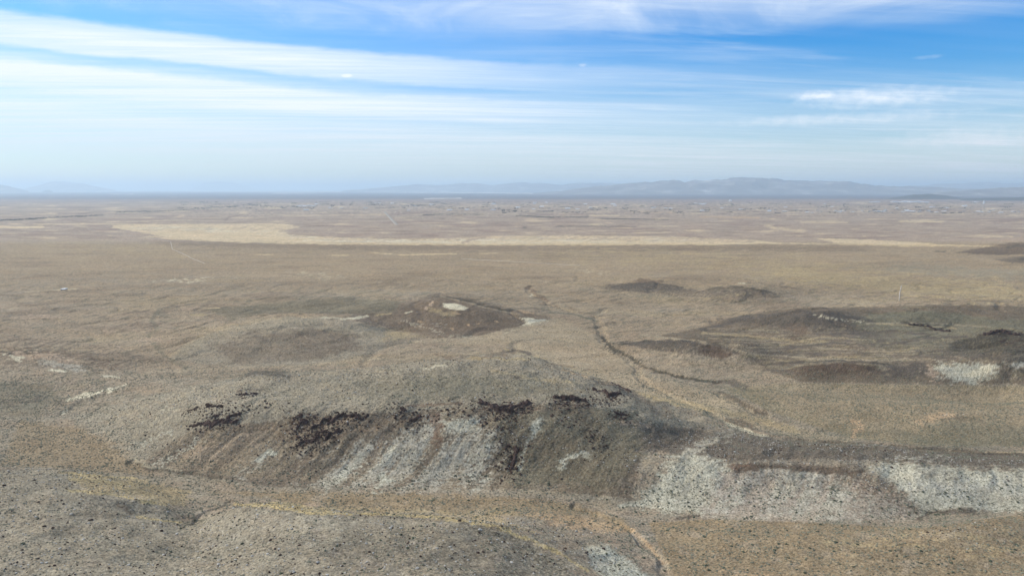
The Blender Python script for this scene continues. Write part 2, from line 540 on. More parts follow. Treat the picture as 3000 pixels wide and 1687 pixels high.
C = {k: lin(v) for k, v in dict(
    tan=(164, 149, 126), grey=(150, 142, 128), gg=(153, 147, 130), brown=(118, 102, 86), dbrown=(100, 86, 74), rock=(58, 42, 38),
    chalk=(195, 195, 179), chalkb=(188, 186, 173), gold=(212, 194, 160), yel=(190, 174, 132), sand=(190, 165, 134), red=(116, 95, 81),
    sage=(118, 115, 98), slate=(98, 91, 83), cream=(216, 210, 186), farg=(172, 155, 138), band=(90, 90, 102), pink=(180, 162, 142),
    white=(232, 228, 220), dark=(84, 79, 68), khaki=(176, 161, 127), hillg=(156, 150, 134), valley=(170, 158, 135), face=(116, 104, 91), hilld=(110, 99, 85), olive=(144, 134, 108), mound=(152, 137, 112), pinkl=(184, 174, 160), rockl=(74, 56, 49)).items()}
COLR = np.empty(GX.shape + (3,))
COLR[:] = C["tan"]
n_big = n2(9, 0.35, 101)
n_mid = n2(40, 0.45, 111)
n_fin = n2(140, 0.6, 121)
n_w1 = n2(60, 1.0, 131)
n_w2 = n2(60, 1.0, 141)
n_f1 = n2(220, 1.0, 151, 3)
tick("noise ready")


def mixc(mask, col, idx=None):
    global COLR
    if idx is None:
        COLR += mask[..., None] * (col - COLR)
    else:
        COLR[idx] += mask[:, None] * (col - COLR[idx])


# broad zones
nearz = smooth((V - 980) / 260)
mixc(0.75 * nearz, C["grey"])
mixc(0.55 * nearz * smooth(0.5 + n_mid * 2.2), C["gg"])
mixc(0.35 * smooth(0.3 + n_big * 2.5) * smooth((V - 760) / 100), C["grey"])
mixc(0.30 * smooth(0.2 - n_mid * 2.5), C["pink"])
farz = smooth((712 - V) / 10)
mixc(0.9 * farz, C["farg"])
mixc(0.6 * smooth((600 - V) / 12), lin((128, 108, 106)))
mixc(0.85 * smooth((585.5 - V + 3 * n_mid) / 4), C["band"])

PEB = np.clip(n2(430, 1.0, 161, 2) * 1.1 + RNG.normal(0, 0.35, GX.shape), -1.2, 1.2)


def paint(col, pts, r, k=2.6, a=1.0, soft=0.6, warp=0.55, streak=None, poly=False, vis=True, fade=0.0):
    """lay a patch of a soil or rock colour on the ground along a pixel line (or inside a polygon)"""
    pts = np.array(pts, float)
    m = r * 2.2 + 6
    bb = (U > pts[:, 0].min() - m) & (U < pts[:, 0].max() + m) & (V > pts[:, 1].min() - m / k) & (V < pts[:, 1].max() + m / k)
    if vis:
        bb &= VIS
    if not bb.any():
        return
    u, v = U[bb].astype(np.float32), V[bb].astype(np.float32)
    wpx = r * warp * 1.6
    uu = u + wpx * n_w1[bb] * 1.6
    vv = (v + wpx * n_w2[bb] * 1.6 / k) * k
    p2 = pts * np.array([1, k])
    if poly:
        p2c = np.vstack([p2, p2[:1]])
        d = pdist(uu, vv, p2c)
        ins = np.zeros(u.shape, bool)
        for i in range(len(p2)):
            x1, y1 = p2c[i]
            x2, y2 = p2c[i + 1]
            c = ((y1 > vv) != (y2 > vv)) & (uu < (x2 - x1) * (vv - y1) / (y2 - y1 + 1e-9) + x1)
            ins ^= c
        sd = np.where(ins, -d, d)
        al = smooth(0.5 - sd / (r * soft * 2 + 0.5))
    else:
        d = pdist(uu, vv, p2)
        al = smooth((r - d) / (r * soft) + 0.0)
    if streak is not None:
        kind, amt = streak
        nn = dict(f=n_fin, m=n_mid, g=n_f1)[kind][bb] if kind in "fmg" else STR[kind][bb]
        al = al * smooth(0.5 + nn * amt)
    if fade:
        al = al * (1 - fade * np.clip((v - pts[:, 1].min()) / (np.ptp(pts[:, 1]) + 1), 0, 1))
    mid = (al > 0.02)
    al = np.where(mid, smooth((al - 0.5) * 1.3 + 0.5 + PEB[bb] * (0.25 if col in ("yel", "gold", "cream", "khaki") else 0.5)), 0)
    if col in ("slate", "sage", "dark", "brown", "dbrown") and 820 < pts[:, 1].mean() < 1130:
        a = min(1.0, a * 1.3)
    mixc(al * a, C[col], bb)


# down-slope streak fields: rows lean to the lower left on the face of the long ridge
lean = np.clip((1250 - U) / 700.0, -0.25, 1.1)
st_u = U + lean * (V - 1250) * 1.0
STR = {"d": rills(GX, GY, 1) + 0.35 * n_fin,
       "D": 0.6 * rills(GX, GY, 1) + 0.6 * fbm((GX - 0.7 * (GY - 430)) / 17.0, GY / 90.0, 3, 211) + 0.45 * n_fin,
       "h": fbm(U / 95.0, V / 5.0, 4, 221),
       "H": fbm(U / 190.0, V / 9.0, 4, 231),
       "w": fbm((U - (V - 1100) * 1.2) / 60.0, (V + U * 0.25) / 6.0, 4, 241)}

flow = smooth((V - 800) / 60) * smooth((1330 - V) / 80)
mixc(0.62 * flow * smooth(STR["w"] * 2.6 - 0.1), C["sage"])
mixc(0.50 * flow * smooth(-STR["w"] * 2.6 - 0.2), C["valley"])
mixc(0.40 * flow * smooth(fbm((U + V) / 24.0, (V + U * 0.2) / 3.6, 3, 245) * 2.6 - 0.2), C["face"])
flow2 = smooth((V - 715) / 20) * smooth((900 - V) / 100)
mixc(0.30 * flow2 * smooth(STR["H"] * 2.6 - 0.1), C["brown"])
mixc(0.25 * flow2 * smooth(-STR["h"] * 2.6 - 0.1), C["khaki"])
# drainage lines carry darker brush and pale gravel rims; rises are stonier
midz = smooth((GY - 620) / 300) * smooth((2300 - GY) / 900) * VIS
chn = chan(GX, GY)
und = fbm(GX / 210.0, GY / 150.0, 3, 61)
mixc(0.40 * midz * chn * smooth(0.4 + n_fin * 1.5), C["sage"])
mixc(0.25 * midz * smooth((0.5 - np.abs(chn - 0.3)) * 2) * (chn > 0.01) * smooth(0.2 + n_fin * 2), C["pink"])
mixc(0.45 * midz * smooth(und * 2.2 - 0.1), C["brown"])
mixc(0.30 * midz * smooth(-und * 2.2 - 0.1), C["khaki"])
# ---- far valley: fields, thickets, salt flats (v 556..720)
farm = smooth((704 - V) / 8) * smooth((V - 588) / 8)
mixc(0.5 * farm * smooth(STR["H"] * 3.0 - 0.1), lin((140, 118, 108)))
mixc(0.70 * farm * smooth(STR["h"] * 3.8 - 0.7), C["gold"])
mixc(0.35 * farm * smooth(-STR["h"] * 3.5 - 0.3), C["brown"])
town = smooth((640 - V) / 12) * smooth((V - 586) / 5) * smooth((U - 350) / 400)
tn = fbm(U / 9.0, V / 1.6, 3, 251)
mixc(0.65 * town * smooth(tn * 3 - 0.4), C["dark"])
mixc(0.85 * town * smooth(-tn * 3.4 - 0.95), C["white"])
mixc(0.35 * town * smooth(-tn * 3.4 - 0.3), C["sand"])
bnd = smooth((586 - V) / 3) * smooth((V - 560) / 2)
mixc(0.35 * bnd * smooth(fbm(U / 60.0, V / 1.3, 3, 261) * 3 - 0.6), C["farg"])
paint("white", [(-500,562.5),(500,560.5),(1000,562),(1400,565),(1700,569)], 3.2, 2.2, 0.95, 0.5, 0.1)
paint("white", [(1245,582),(1350,581)], 4, 3, 0.9, 0.5, 0.4)
paint("white", [(800,567),(920,566)], 3, 3, 0.7, 0.5, 0.4)
paint("white", [(320,569),(390,569)], 2.5, 3, 0.6, 0.5, 0.4)
# bright golden playa
paint("gold", [(330,660),(500,657),(700,655),(830,655),(880,665),(830,675),(850,688),(1000,696),(1150,700),(1330,697),(1450,692),(1700,691),(1950,692),(2200,703),(2300,712),(2150,717),(1500,719),(1000,717),(780,713),(640,708),(560,704),(500,697),(440,686),(400,678),(330,668)], 9, 3.2, 0.97, 0.5, 0.5, poly=True)
paint("cream", [(400,668),(600,672),(800,685),(1000,708),(1500,708),(2000,702)], 30, 3.2, 0.6, 0.9, 0.5, ("h", 2.6))
paint("farg", [(420,672),(600,668),(800,672),(1000,706),(1500,700),(2000,698),(2200,706)], 34, 4.0, 0.55, 0.9, 0.7, ("w", 3.0))
paint("gold", [(440,693),(520,701),(560,703)], 8, 3, 0.8, 0.6)
paint("gold", [(2380,697),(2550,703),(2700,711),(2810,720),(2740,722),(2600,720),(2450,712)], 10, 3, 0.9, 0.6, 0.6, poly=True)
paint("gold", [(2200,712),(2700,718),(2960,722)], 8, 3, 0.75, 0.7, 0.5)
paint("cream", [(1400,700),(1600,697)], 16, 3, 0.6, 0.8, 0.6, ("f", 3))
paint("cream", [(1000,699),(1200,706)], 14, 3, 0.55, 0.8, 0.6, ("f", 3))
paint("farg", [(860,690),(1000,688),(1200,694),(1340,692)], 26, 4, 0.9, 0.9, 0.9, ("h", 4))
paint("farg", [(1700,688),(2000,692),(2250,700)], 26, 5, 0.8, 0.9, 0.9, ("h", 4))
paint("farg", [(600,658),(800,660)], 20, 5, 0.6, 0.9, 0.9, ("h", 4))
paint("cream", [(900,704),(1300,706),(1700,702)], 20, 5, 0.7, 0.9, 0.9, ("f", 3))
paint("farg", [(900,663),(1100,668),(1250,678)], 40, 5, 0.75, 0.9, 0.8, ("h", 3))
paint("farg", [(1080,690),(1280,684)], 34, 5, 0.7, 0.9, 0.8, ("h", 3))
paint("farg", [(1360,712),(1380,700),(1420,698)], 8, 2, 0.8, 0.8, 0.8)
paint("gold", [(1880,678),(2050,676)], 20, 4, 0.7, 0.8, 0.7, ("h", 3))
paint("gold", [(2250,660),(2270,670),(2350,677)], 16, 3, 0.7, 0.8, 0.7)
paint("gold", [(2640,648),(2760,650)], 12, 3, 0.85, 0.7, 0.5)
paint("gold", [(2350,651),(2480,652)], 8, 3, 0.8, 0.7, 0.5)
paint("sand", [(2050,635),(2220,638)], 9, 3, 0.95, 0.7, 0.4)
paint("sand", [(1980,624),(1850,620)], 8, 3, 0.6, 0.7, 0.8)
paint("gold", [(1730,632),(1810,632)], 7, 3, 0.85, 0.7, 0.4)
paint("gold", [(2850,690),(2960,694)], 14, 3, 0.7, 0.8, 0.6)
paint("gold", [(0,665),(60,666),(120,665)], 13, 3.2, 0.97, 0.5, 0.2)
paint("gold", [(100,657),(300,656),(560,660)], 8, 3.5, 0.7, 0.8, 0.5)
paint("gold", [(370,650),(560,644)], 5, 3, 0.7, 0.8, 0.5)
paint("pink", [(760,634),(850,632),(1130,630)], 9, 3, 0.8, 0.8, 0.6)
paint("gold", [(830,632),(1130,629)], 5, 3, 0.6, 0.8, 0.6)
paint("dark", [(0,646),(80,643),(170,636),(300,631)], 7, 2.5, 0.8, 0.8, 0.6, ("f", 4))
paint("dark", [(240,623),(280,622)], 9, 3, 0.7, 0.8, 0.6, ("f", 4))
paint("dark", [(340,622),(500,618),(640,608),(700,604)], 7, 2.5, 0.7, 0.8, 0.6, ("f", 4))
paint("dark", [(1240,630),(1290,627),(1420,628)], 7, 2.5, 0.75, 0.8, 0.6, ("f", 3))
paint("dark", [(1150,636),(1300,640)], 6, 2.5, 0.6, 0.8, 0.6, ("f", 3))
paint("dark", [(1510,632),(1600,636),(1720,636)], 9, 2.7, 0.85, 0.7, 0.5, ("f", 4))
paint("dark", [(1760,640),(1960,644)], 5, 2.5, 0.7, 0.8, 0.5, ("f", 4))
paint("dark", [(1535,667),(1560,667)], 9, 2, 0.7, 0.8, 0.5, ("f", 4))
paint("dark", [(1630,664),(1720,663),(1860,664)], 7, 2.5, 0.85, 0.8, 0.5, ("f", 4))
paint("red", [(660,645),(672,636),(700,632)], 6, 1.5, 0.5, 0.8, 0.6)
for (a_, b_, r_) in ((760, 746, 26), (980, 748, 30), (1420, 742, 24)):
    paint("gold", [(a_, b_), (a_ + 30, b_)], r_ * 0.7, 10, 0.8, 0.7, 0.5)
paint("gold", [(1090,740),(1130,743),(1180,747),(1250,745),(1330,744)], 9, 4, 0.9, 0.7, 0.5)
paint("farg", [(850,668),(1000,700),(1600,698),(2200,706)], 26, 4.5, 0.75, 1.0, 0.9, ("f", 4))
paint("sand", [(500,675),(700,690),(850,690)], 26, 4, 0.45, 1.0, 0.9, ("h", 3))
# folds of the foreground hills
paint("slate", [(330,1480),(380,1500),(470,1540),(540,1560),(600,1530)], 14, 2, 0.5, 0.9, 0.7)
paint("valley", [(560,1545),(640,1506),(720,1486)], 8, 2, 0.7, 0.9, 0.5)
paint("slate", [(980,1540),(1060,1580),(1100,1640),(1120,1700)], 34, 1.6, 0.45, 1.0, 0.8)
paint("valley", [(1180,1530),(1260,1570),(1310,1640),(1330,1700)], 12, 1.6, 0.4, 1.0, 0.8)
paint("brown", [(60,1470),(160,1520),(230,1590),(260,1680)], 20, 1.8, 0.4, 1.0, 0.8)
# dark brown front of the brush plain under the playa
paint("brown", [(500,712),(900,722),(1500,728),(2000,726),(2500,728)], 90, 6, 0.45, 1.0, 0.4)
paint("khaki", [(1750,745),(2100,765),(2500,800),(3000,860)], 260, 5.5, 0.65, 1.0, 0.5, ("m", 1.5))
paint("khaki", [(2300,800),(2700,850),(3450,880)], 170, 5, 0.65, 1.0, 0.5)
paint("gg", [(2650,785),(2850,800),(3450,805)], 120, 6, 0.7, 1.0, 0.5)
paint("khaki", [(100,700),(300,720),(500,740)], 160, 5, 0.4, 1.0, 0.5, ("m", 2))
paint("grey", [(0,830),(500,820),(900,850),(1400,870)], 200, 4, 0.40, 1.0, 0.5, ("m", 2))
paint("cream", [(480,822),(560,822),(600,815)], 34, 4, 0.6, 1.0, 0.6, ("f", 3))
paint("cream", [(880,800),(1000,812)], 60, 5, 0.30, 1.0, 0.6, ("f", 3))
paint("cream", [(60,855),(160,850),(225,846)], 9, 4, 0.28, 0.9, 0.4)
paint("gold", [(170,850),(222,847)], 6, 3, 0.6, 0.9, 0.3)
paint("cream", [(1700,790),(1780,800)], 40, 5, 0.3, 1.0, 0.6, ("f", 3))
paint("brown", [(650,925),(800,905),(1000,880),(1150,880)], 60, 3, 0.45, 1.0, 0.8, ("w", 2))
# ---- rounded hill and white capped hill
paint("brown", [(700,985),(800,975),(900,990),(1000,1000)], 70, 3, 0.45, 1.0, 0.8, ("f", 3))
paint("khaki", [(520,1040),(600,990),(700,958)], 30, 2.6, 0.5, 1.0, 0.6)
paint("khaki", [(1130,985),(1220,970)], 50, 2.2, 0.6, 1.0, 0.6)
paint("khaki", [(1000,968),(1100,985)], 40, 3, 0.5, 1.0, 0.6)
paint("slate", [(1040,960),(1110,952),(1160,955)], 26, 2.2, 0.8, 0.9, 0.8, ("f", 4))
paint("face", [(1010,930),(1100,898),(1200,878),(1290,862),(1370,872),(1500,905),(1640,940),(1500,975),(1380,992),(1250,985),(1130,960)], 22, 2.4, 0.75, 1.0, 0.5, poly=True)
paint("dbrown", [(1180,900),(1270,875),(1320,885),(1400,905),(1520,940),(1560,955),(1500,965),(1400,985),(1300,985),(1200,965),(1170,945),(1230,925),(1160,930)], 26, 2.4, 0.22, 0.8, 0.6, poly=True)
paint("brown", [(1180,960),(1300,950),(1450,960)], 50, 2.4, 0.5, 1.0, 0.7, ("f", 4))
paint("khaki", [(1260,905),(1300,920),(1340,918)], 18, 2.4, 0.6, 0.9, 0.6)
paint("cream", [(1296,888),(1330,888),(1375,902),(1362,908),(1330,908),(1300,899)], 7, 2.2, 0.97, 0.5, 0.5, poly=True)
paint("cream", [(1000,934),(1040,932),(1072,926)], 9, 2, 0.9, 0.6, 0.5)
paint("cream", [(930,930),(1000,932)], 6, 2.2, 0.75, 0.7, 0.5)
paint("khaki", [(1110,922),(1140,918)], 9, 2, 0.9, 0.6, 0.5)
paint("pink", [(1245,903),(1258,895),(1268,885)], 6, 1.6, 0.9, 0.6, 0.6)
paint("cream", [(1190,916),(1205,912)], 5, 2, 0.8, 0.6)
paint("cream", [(1515,927),(1555,932),(1610,940),(1560,955),(1520,958),(1550,943)], 7, 2.2, 0.95, 0.5, 0.6, poly=True)
paint("chalkb", [(1560,940),(1600,940)], 12, 2, 0.9, 0.7, 0.4)
paint("cream", [(1520,962),(1480,975),(1470,985)], 5, 1.6, 0.7, 0.8, 0.5)
paint("cream", [(1180,942),(1240,955),(1300,978),(1380,990)], 12, 2, 0.5, 1.0, 1.0, ("g", 2))
paint("chalkb", [(1280,950),(1300,955)], 16, 2, 0.45, 0.9, 0.8, ("f", 3))
for q in ((1230,940,1236,944),(1330,918,1350,920),(1450,940,1458,942),(1400,948,1406,949),(1520,910,1560,918),(1370,950,1375,952),(1420,962,1430,964),(1320,962,1325,964)):
    paint("sand", [(q[0], q[1]), (q[2], q[3])], 5, 1.8, 0.8, 0.7, 0.6)
paint("dark", [(1270,868),(1340,874),(1420,895),(1480,910)], 9, 2, 0.5, 0.8, 0.5)
# broad folds of the left middle distance
paint("hillg", [(500,1050),(560,1000),(680,955),(850,928),(1000,935),(1130,965),(1120,1030),(950,1065),(700,1080)], 10, 2.2, 0.6, 0.8, 0.4, poly=True)
paint("face", [(620,1010),(760,990),(900,960),(1040,975),(1060,1020),(900,1056),(700,1066)], 20, 2.2, 0.5, 0.9, 0.5, poly=True)
paint("face", [(860,975),(960,965),(1040,990),(1010,1030),(900,1050),(840,1020)], 20, 2.0, 0.6, 0.9, 0.6, ("f", 2), poly=True)
paint("face", [(690,985),(740,970),(800,975),(840,1000),(780,1000)], 14, 2.0, 0.6, 0.9, 0.6, ("f", 2), poly=True)
paint("valley", [(500,1045),(545,1010),(620,975),(720,950),(850,927),(940,930)], 7, 2.0, 0.8, 0.8, 0.4)
paint("sage", [(470,905),(440,940),(465,960),(432,985),(470,1030),(510,1062),(560,1085)], 9, 1.6, 0.45, 0.8, 0.5)
paint("valley", [(120,1160),(300,1110),(500,1085),(700,1078),(900,1070),(1100,1048),(1200,1020)], 12, 2.4, 0.6, 0.8, 0.5)
paint("face", [(0,985),(180,1000),(330,1035),(420,1075),(300,1090),(120,1075),(0,1090)], 24, 2.2, 0.5, 0.9, 0.6, ("w", 3), poly=True)
paint("sage", [(-500,1110),(140,1120),(180,1160),(100,1220),(-500,1230)], 24, 2.2, 0.5, 0.9, 0.6, poly=True)
paint("sage", [(600,905),(800,885),(1000,872),(1180,880),(1150,915),(1000,920),(800,915),(680,935)], 14, 2.2, 0.5, 0.9, 0.6, poly=True)
paint("face", [(150,905),(320,930),(480,900),(640,880),(800,860)], 16, 2.6, 0.4, 0.9, 0.7, ("w", 2))
paint("face", [(260,1010),(350,1035),(440,1050)], 18, 2.4, 0.5, 0.9, 0.7, ("w", 2))
paint("valley", [(1290,868),(1370,886),(1450,908),(1530,922)], 5, 2, 0.7, 0.8, 0.4)
paint("valley", [(1215,1002),(1390,990),(1480,966),(1600,940)], 7, 2, 0.8, 0.8, 0.4)
paint("sage", [(1610,915),(1680,920),(1750,940)], 6, 2, 0.8, 0.8, 0.5)
paint("sage", [(700,880),(900,870),(1100,868),(1250,860)], 20, 2.6, 0.45, 0.9, 0.7, ("w", 2))
paint("sage", [(1700,830),(1800,850),(1900,870),(2100,890),(2350,880)], 26, 2.8, 0.45, 0.9, 0.7, ("f", 2))
# left distance: pale scrapes
for q in ((540,905,570,903,12,"pink"),(600,905,640,902,8,"gold"),(600,940,620,938,8,"pink"),(420,998,470,996,22,"pink"),(320,1010,350,1016,6,"pink"),
          (560,922,600,922,10,"khaki"),(300,970,330,972,6,"pink"),(150,925,60,930,20,"pink")):
    paint(q[5], [(q[0], q[1]), (q[2], q[3])], q[4], 2.6, 0.75, 0.8, 0.8)
paint("brown", [(330,960),(430,945),(480,960)], 50, 3, 0.4, 1.0, 0.8, ("w", 3))
paint("brown", [(0,1030),(120,1028),(260,1045),(330,1075)], 30, 2.2, 0.7, 0.9, 0.8, ("f", 2))
paint("dark", [(10,1032),(110,1028)], 12, 2.2, 0.6, 0.9, 0.8)
paint("pink", [(50,1040),(160,1045),(220,1070)], 22, 2, 0.75, 0.8, 0.7)
paint("cream", [(25,1040),(60,1052)], 16, 1.8, 0.85, 0.8, 0.8)
paint("chalkb", [(130,1060),(220,1075),(240,1085)], 24, 2.2, 0.55, 0.9, 0.6)
paint("cream", [(150,1083),(190,1088)], 11, 2.2, 0.95, 0.5, 0.5)
paint("cream", [(300,1100),(350,1104)], 10, 2.4, 0.8, 0.8, 0.6)
paint("cream", [(195,1172),(240,1160),(290,1147),(330,1140)], 13, 1.9, 0.95, 0.7, 0.6)
paint("cream", [(330,1140),(370,1125)], 7, 2, 0.6, 0.8, 0.6)
paint("cream", [(180,1212),(195,1200)], 8, 1.5, 0.7, 0.7, 0.4)
paint("slate", [(0,1185),(60,1175),(140,1165)], 40, 2.4, 0.6, 1.0, 0.8, ("f", 3))
paint("gold", [(303,1268),(318,1269)], 8, 2, 0.8, 0.7, 0.4)
# ---- dark hills at right
paint("hilld", [(1930,985),(2040,962),(2180,922),(2330,902),(2600,897),(2750,892),(3450,908),(3450,1128),(2600,1124),(2350,1118),(2270,1094),(2190,1048),(2080,1014)], 10, 2.4, 0.82, 0.9, 0.5, poly=True)
paint("olive", [(2040,962),(3450,940),(3450,1125),(2270,1094)], 30, 2.4, 0.7, 0.9, 0.5, ("w", 2.4), poly=True)
paint("slate", [(2040,962),(3450,920),(3450,1125),(2270,1094)], 30, 2.4, 0.6, 0.9, 0.5, ("f", 2.4), poly=True)
paint("valley", [(2040,962),(3450,940),(3450,1125),(2270,1094)], 30, 2.4, 0.55, 0.9, 0.5, ("h", 2.6), poly=True)
paint("face", [(2040,962),(3450,940),(3450,1125),(2270,1094)], 30, 2.4, 0.5, 0.9, 0.5, ("m", 3), poly=True)
paint("khaki", [(2060,975),(2200,985),(2330,1000),(2420,1000)], 11, 2.2, 0.6, 0.8, 0.5)
paint("khaki", [(2290,1012),(2350,996),(2430,985),(2560,1000),(2640,1010)], 7, 2, 0.55, 0.8, 0.5)
paint("khaki", [(2180,1040),(2300,1055),(2450,1045),(2600,1050)], 7, 2, 0.5, 0.8, 0.5)
paint("olive", [(2560,960),(2700,970),(2760,990)], 14, 2, 0.5, 0.8, 0.5)
paint("khaki", [(2600,1035),(2720,1010),(2830,975),(2900,962),(3450,955)], 8, 2, 0.6, 0.8, 0.5)
paint("valley", [(1640,930),(1760,990),(1850,1075),(1960,1110),(2110,1160),(2240,1220),(2420,1275),(2560,1283),(2480,1296),(2300,1275),(2100,1222),(1920,1170),(1750,1110),(1600,1050),(1480,1010),(1300,1010),(1400,985),(1540,955)], 10, 2.0, 0.8, 0.8, 0.3, poly=True)
paint("olive", [(2120,1135),(2350,1122),(2700,1128),(3450,1132),(3450,1310),(2700,1305),(2480,1278),(2260,1205)], 8, 2.0, 0.75, 0.8, 0.3, poly=True)
paint("valley", [(2150,1125),(2300,1128),(2500,1150),(2650,1180)], 26, 2.2, 0.5, 0.9, 0.6, ("f", 2))
paint("slate", [(2280,915),(2450,920),(2560,950),(2400,980),(2250,960),(2050,940)], 70, 2.6, 0.73, 0.35, 0.3, fade=0.75, poly=True)
paint("sage", [(2500,925),(2700,900),(2900,930),(3450,925),(3450,1060),(2700,1050),(2500,1000)], 60, 2.6, 0.78, 0.35, 0.3, fade=0.75, poly=True)
paint("slate", [(1750,840),(1900,822),(2050,850),(2200,842),(2320,870),(2150,880),(1950,870)], 40, 3, 0.8, 0.35, 0.3, fade=0.75, poly=True)
paint("dark", [(2080,846),(2180,840),(2250,855)], 14, 2.2, 0.55, 0.9, 0.5)
paint("brown", [(1870,822),(1930,824)], 22, 2.6, 0.6, 0.9, 0.5)
paint("khaki", [(2000,883),(2080,873),(2150,864),(2200,860)], 6, 1.8, 0.7, 0.9, 0.6, ("g", 2))
for ln_, cl_, r_, a_ in (([(2060,965),(2200,930),(2330,912),(2450,920),(2550,942)], "slate", 15, .8), ([(2590,1012),(2700,992),(2830,985)], "slate", 12, .7), ([(2480,978),(2600,968),(2720,980)], "slate", 12, .75),
                         ([(2560,915),(2700,905),(2800,915),(2950,935)], "face", 12, .6), ([(1880,980),(2050,1000),(2190,1034),(2400,1052),(2600,1055),(2720,1050)], "valley", 9, .85),
                         ([(2080,990),(2250,1000),(2400,1018),(2550,1030),(2680,1030)], "valley", 6, .6), ([(2540,948),(2620,945),(2750,948),(2900,958)], "valley", 5, .6),
                         ([(2230,1070),(2330,1062),(2460,1056),(2600,1066)], "slate", 7, .7), ([(2300,1020),(2450,1005),(2560,1012)], "slate", 10, .6)):
    paint(ln_ and cl_, ln_, r_, 2.2, a_, 0.8, 0.5)
paint("cream", [(2390,921),(2410,928),(2450,935),(2530,940)], 7, 1.8, 0.75, 0.9, 0.9, ("g", 2))
paint("cream", [(2165,830),(2180,830)], 5, 2, 0.7, 0.6, 0.4)
paint("brown", [(2330,960),(2350,970),(2330,985)], 30, 2, 0.6, 0.9, 0.6)
paint("slate", [(2480,960),(2620,975),(2580,1000),(2450,985)], 40, 2.4, 0.65, 0.9, 0.7, poly=True)
paint("dark", [(2660,950),(2720,955),(2790,965)], 26, 2.2, 0.9, 0.8, 0.8, ("f", 4))
paint("khaki", [(2570,948),(2680,953),(2800,962)], 6, 2, 0.6, 0.8, 0.4)
paint("dark", [(2790,1000),(2860,985),(2930,968),(3000,975),(3450,1010),(2950,1040),(2850,1040),(2760,1040)], 36, 2.2, 0.8, 0.35, 0.3, fade=0.45, poly=True)
paint("rock", [(2880,975),(2930,970),(2980,978)], 24, 2.0, 0.75, 0.9, 0.8, ("f", 3))
paint("rock", [(2940,1000),(2990,1010)], 30, 2.0, 0.7, 0.9, 0.8, ("f", 5))
paint("slate", [(1800,1003),(1900,996),(2000,996),(2100,1008),(2190,1035),(2100,1050),(1980,1035),(1880,1020)], 22, 2.2, 0.9299999999999999, 0.35, 0.3, fade=0.75, poly=True)
paint("dbrown", [(2060,1008),(2110,1018),(2150,1040),(2110,1052),(2040,1030)], 16, 2.2, 0.7, 0.9, 0.5, poly=True)
paint("slate", [(2220,1030),(2400,1040)], 30, 2.6, 0.4, 1.0, 0.6)
paint("dbrown", [(2290,1085),(2350,1072),(2460,1064),(2560,1072),(2600,1092),(2560,1110),(2430,1112),(2330,1098)], 12, 2.2, 0.95, 0.35, 0.3, fade=0.75, poly=True)
paint("slate", [(2240,1085),(2320,1090)], 18, 2.2, 0.6, 0.9, 0.5)
paint("slate", [(2600,1070),(2700,1060),(2740,1090),(2680,1112),(2590,1115)], 30, 2.2, 0.8, 0.8, 0.5, poly=True)
paint("slate", [(2700,1045),(2850,1040),(3000,1050)], 40, 2.2, 0.6, 0.9, 0.5)
paint("pink", [(2720,1080),(2740,1110)], 24, 1.8, 0.8, 0.9, 0.6)
paint("chalk", [(2740,1065),(2930,1068),(2905,1105),(2850,1124),(2780,1115),(2750,1090)], 20, 2.0, 0.8, 1.1, 0.8, poly=True)
paint("cream", [(2830,1100),(2880,1085),(2920,1075)], 20, 1.6, 0.8, 0.8, 0.5)
paint("chalkb", [(2960,1070),(3010,1065)], 18, 2, 0.8, 0.8, 0.6)
paint("dark", [(2930,1066),(2960,1075),(3000,1085)], 12, 2, 0.6, 0.8, 0.6)
paint("dark", [(1840,1010),(1780,1010),(1768,1018),(1810,1035),(1850,1048),(1880,1060)], 13, 1.6, 0.75, 0.8, 0.6, ("g", 5))
paint("dark", [(1762,985),(1790,1018),(1850,1048),(1875,1070),(1935,1090),(2010,1108),(2110,1122)], 10, 1.7, 0.75, 0.8, 0.5)
paint("brown", [(1545,842),(1570,862),(1600,880)], 12, 1.6, 0.6, 0.8, 0.6)
paint("cream", [(1560,862),(1555,868)], 6, 1.6, 0.6, 0.8, 0.4)
paint("brown", [(1590,890),(1660,905),(1750,925)], 18, 2.4, 0.5, 0.9, 0.7, ("f", 4))
paint("slate", [(2100,1120),(2150,1120),(2180,1135)], 24, 2.0, 0.6, 0.9, 0.6)
paint("slate", [(2112,1150),(2150,1168),(2190,1188),(2240,1212)], 11, 1.5, 0.85, 0.7, 0.5)
paint("tan", [(1500,1005),(1750,1010),(1900,1090),(2100,1170),(1950,1160),(1750,1080)], 40, 2.2, 0.6, 0.9, 0.5, poly=True)
paint("khaki", [(1480,1025),(1560,1045),(1650,1075),(1720,1100)], 14, 1.8, 0.8, 0.9, 0.6)
paint("khaki", [(1900,1165),(2060,1190),(2200,1225),(2330,1262)], 22, 2, 0.55, 0.9, 0.6)
# right plain with brush
paint("tan", [(2200,1130),(2600,1130),(3000,1140),(3450,1290),(2600,1280),(2300,1210)], 50, 2.4, 0.45, 1.0, 0.5, poly=True)
paint("sand", [(2505,1235),(2520,1250),(2500,1275)], 18, 1.6, 0.85, 0.9, 0.6)
paint("sand", [(2700,1235),(2740,1218),(2790,1215)], 22, 2, 0.8, 0.9, 0.6)
paint("sage", [(2560,1260),(2700,1258),(2800,1235),(2900,1240),(3450,1270),(3450,1310),(2700,1305)], 40, 2.4, 0.55, 1.0, 0.6, poly=True)
paint("dark", [(2760,1228),(2800,1222),(2870,1232)], 14, 2, 0.45, 0.9, 0.6)
paint("gold", [(2820,1323),(3450,1327)], 6, 2, 0.8, 0.7, 0.2)
paint("khaki", [(2300,1300),(2500,1310),(2820,1322)], 12, 2.4, 0.55, 0.9, 0.6)
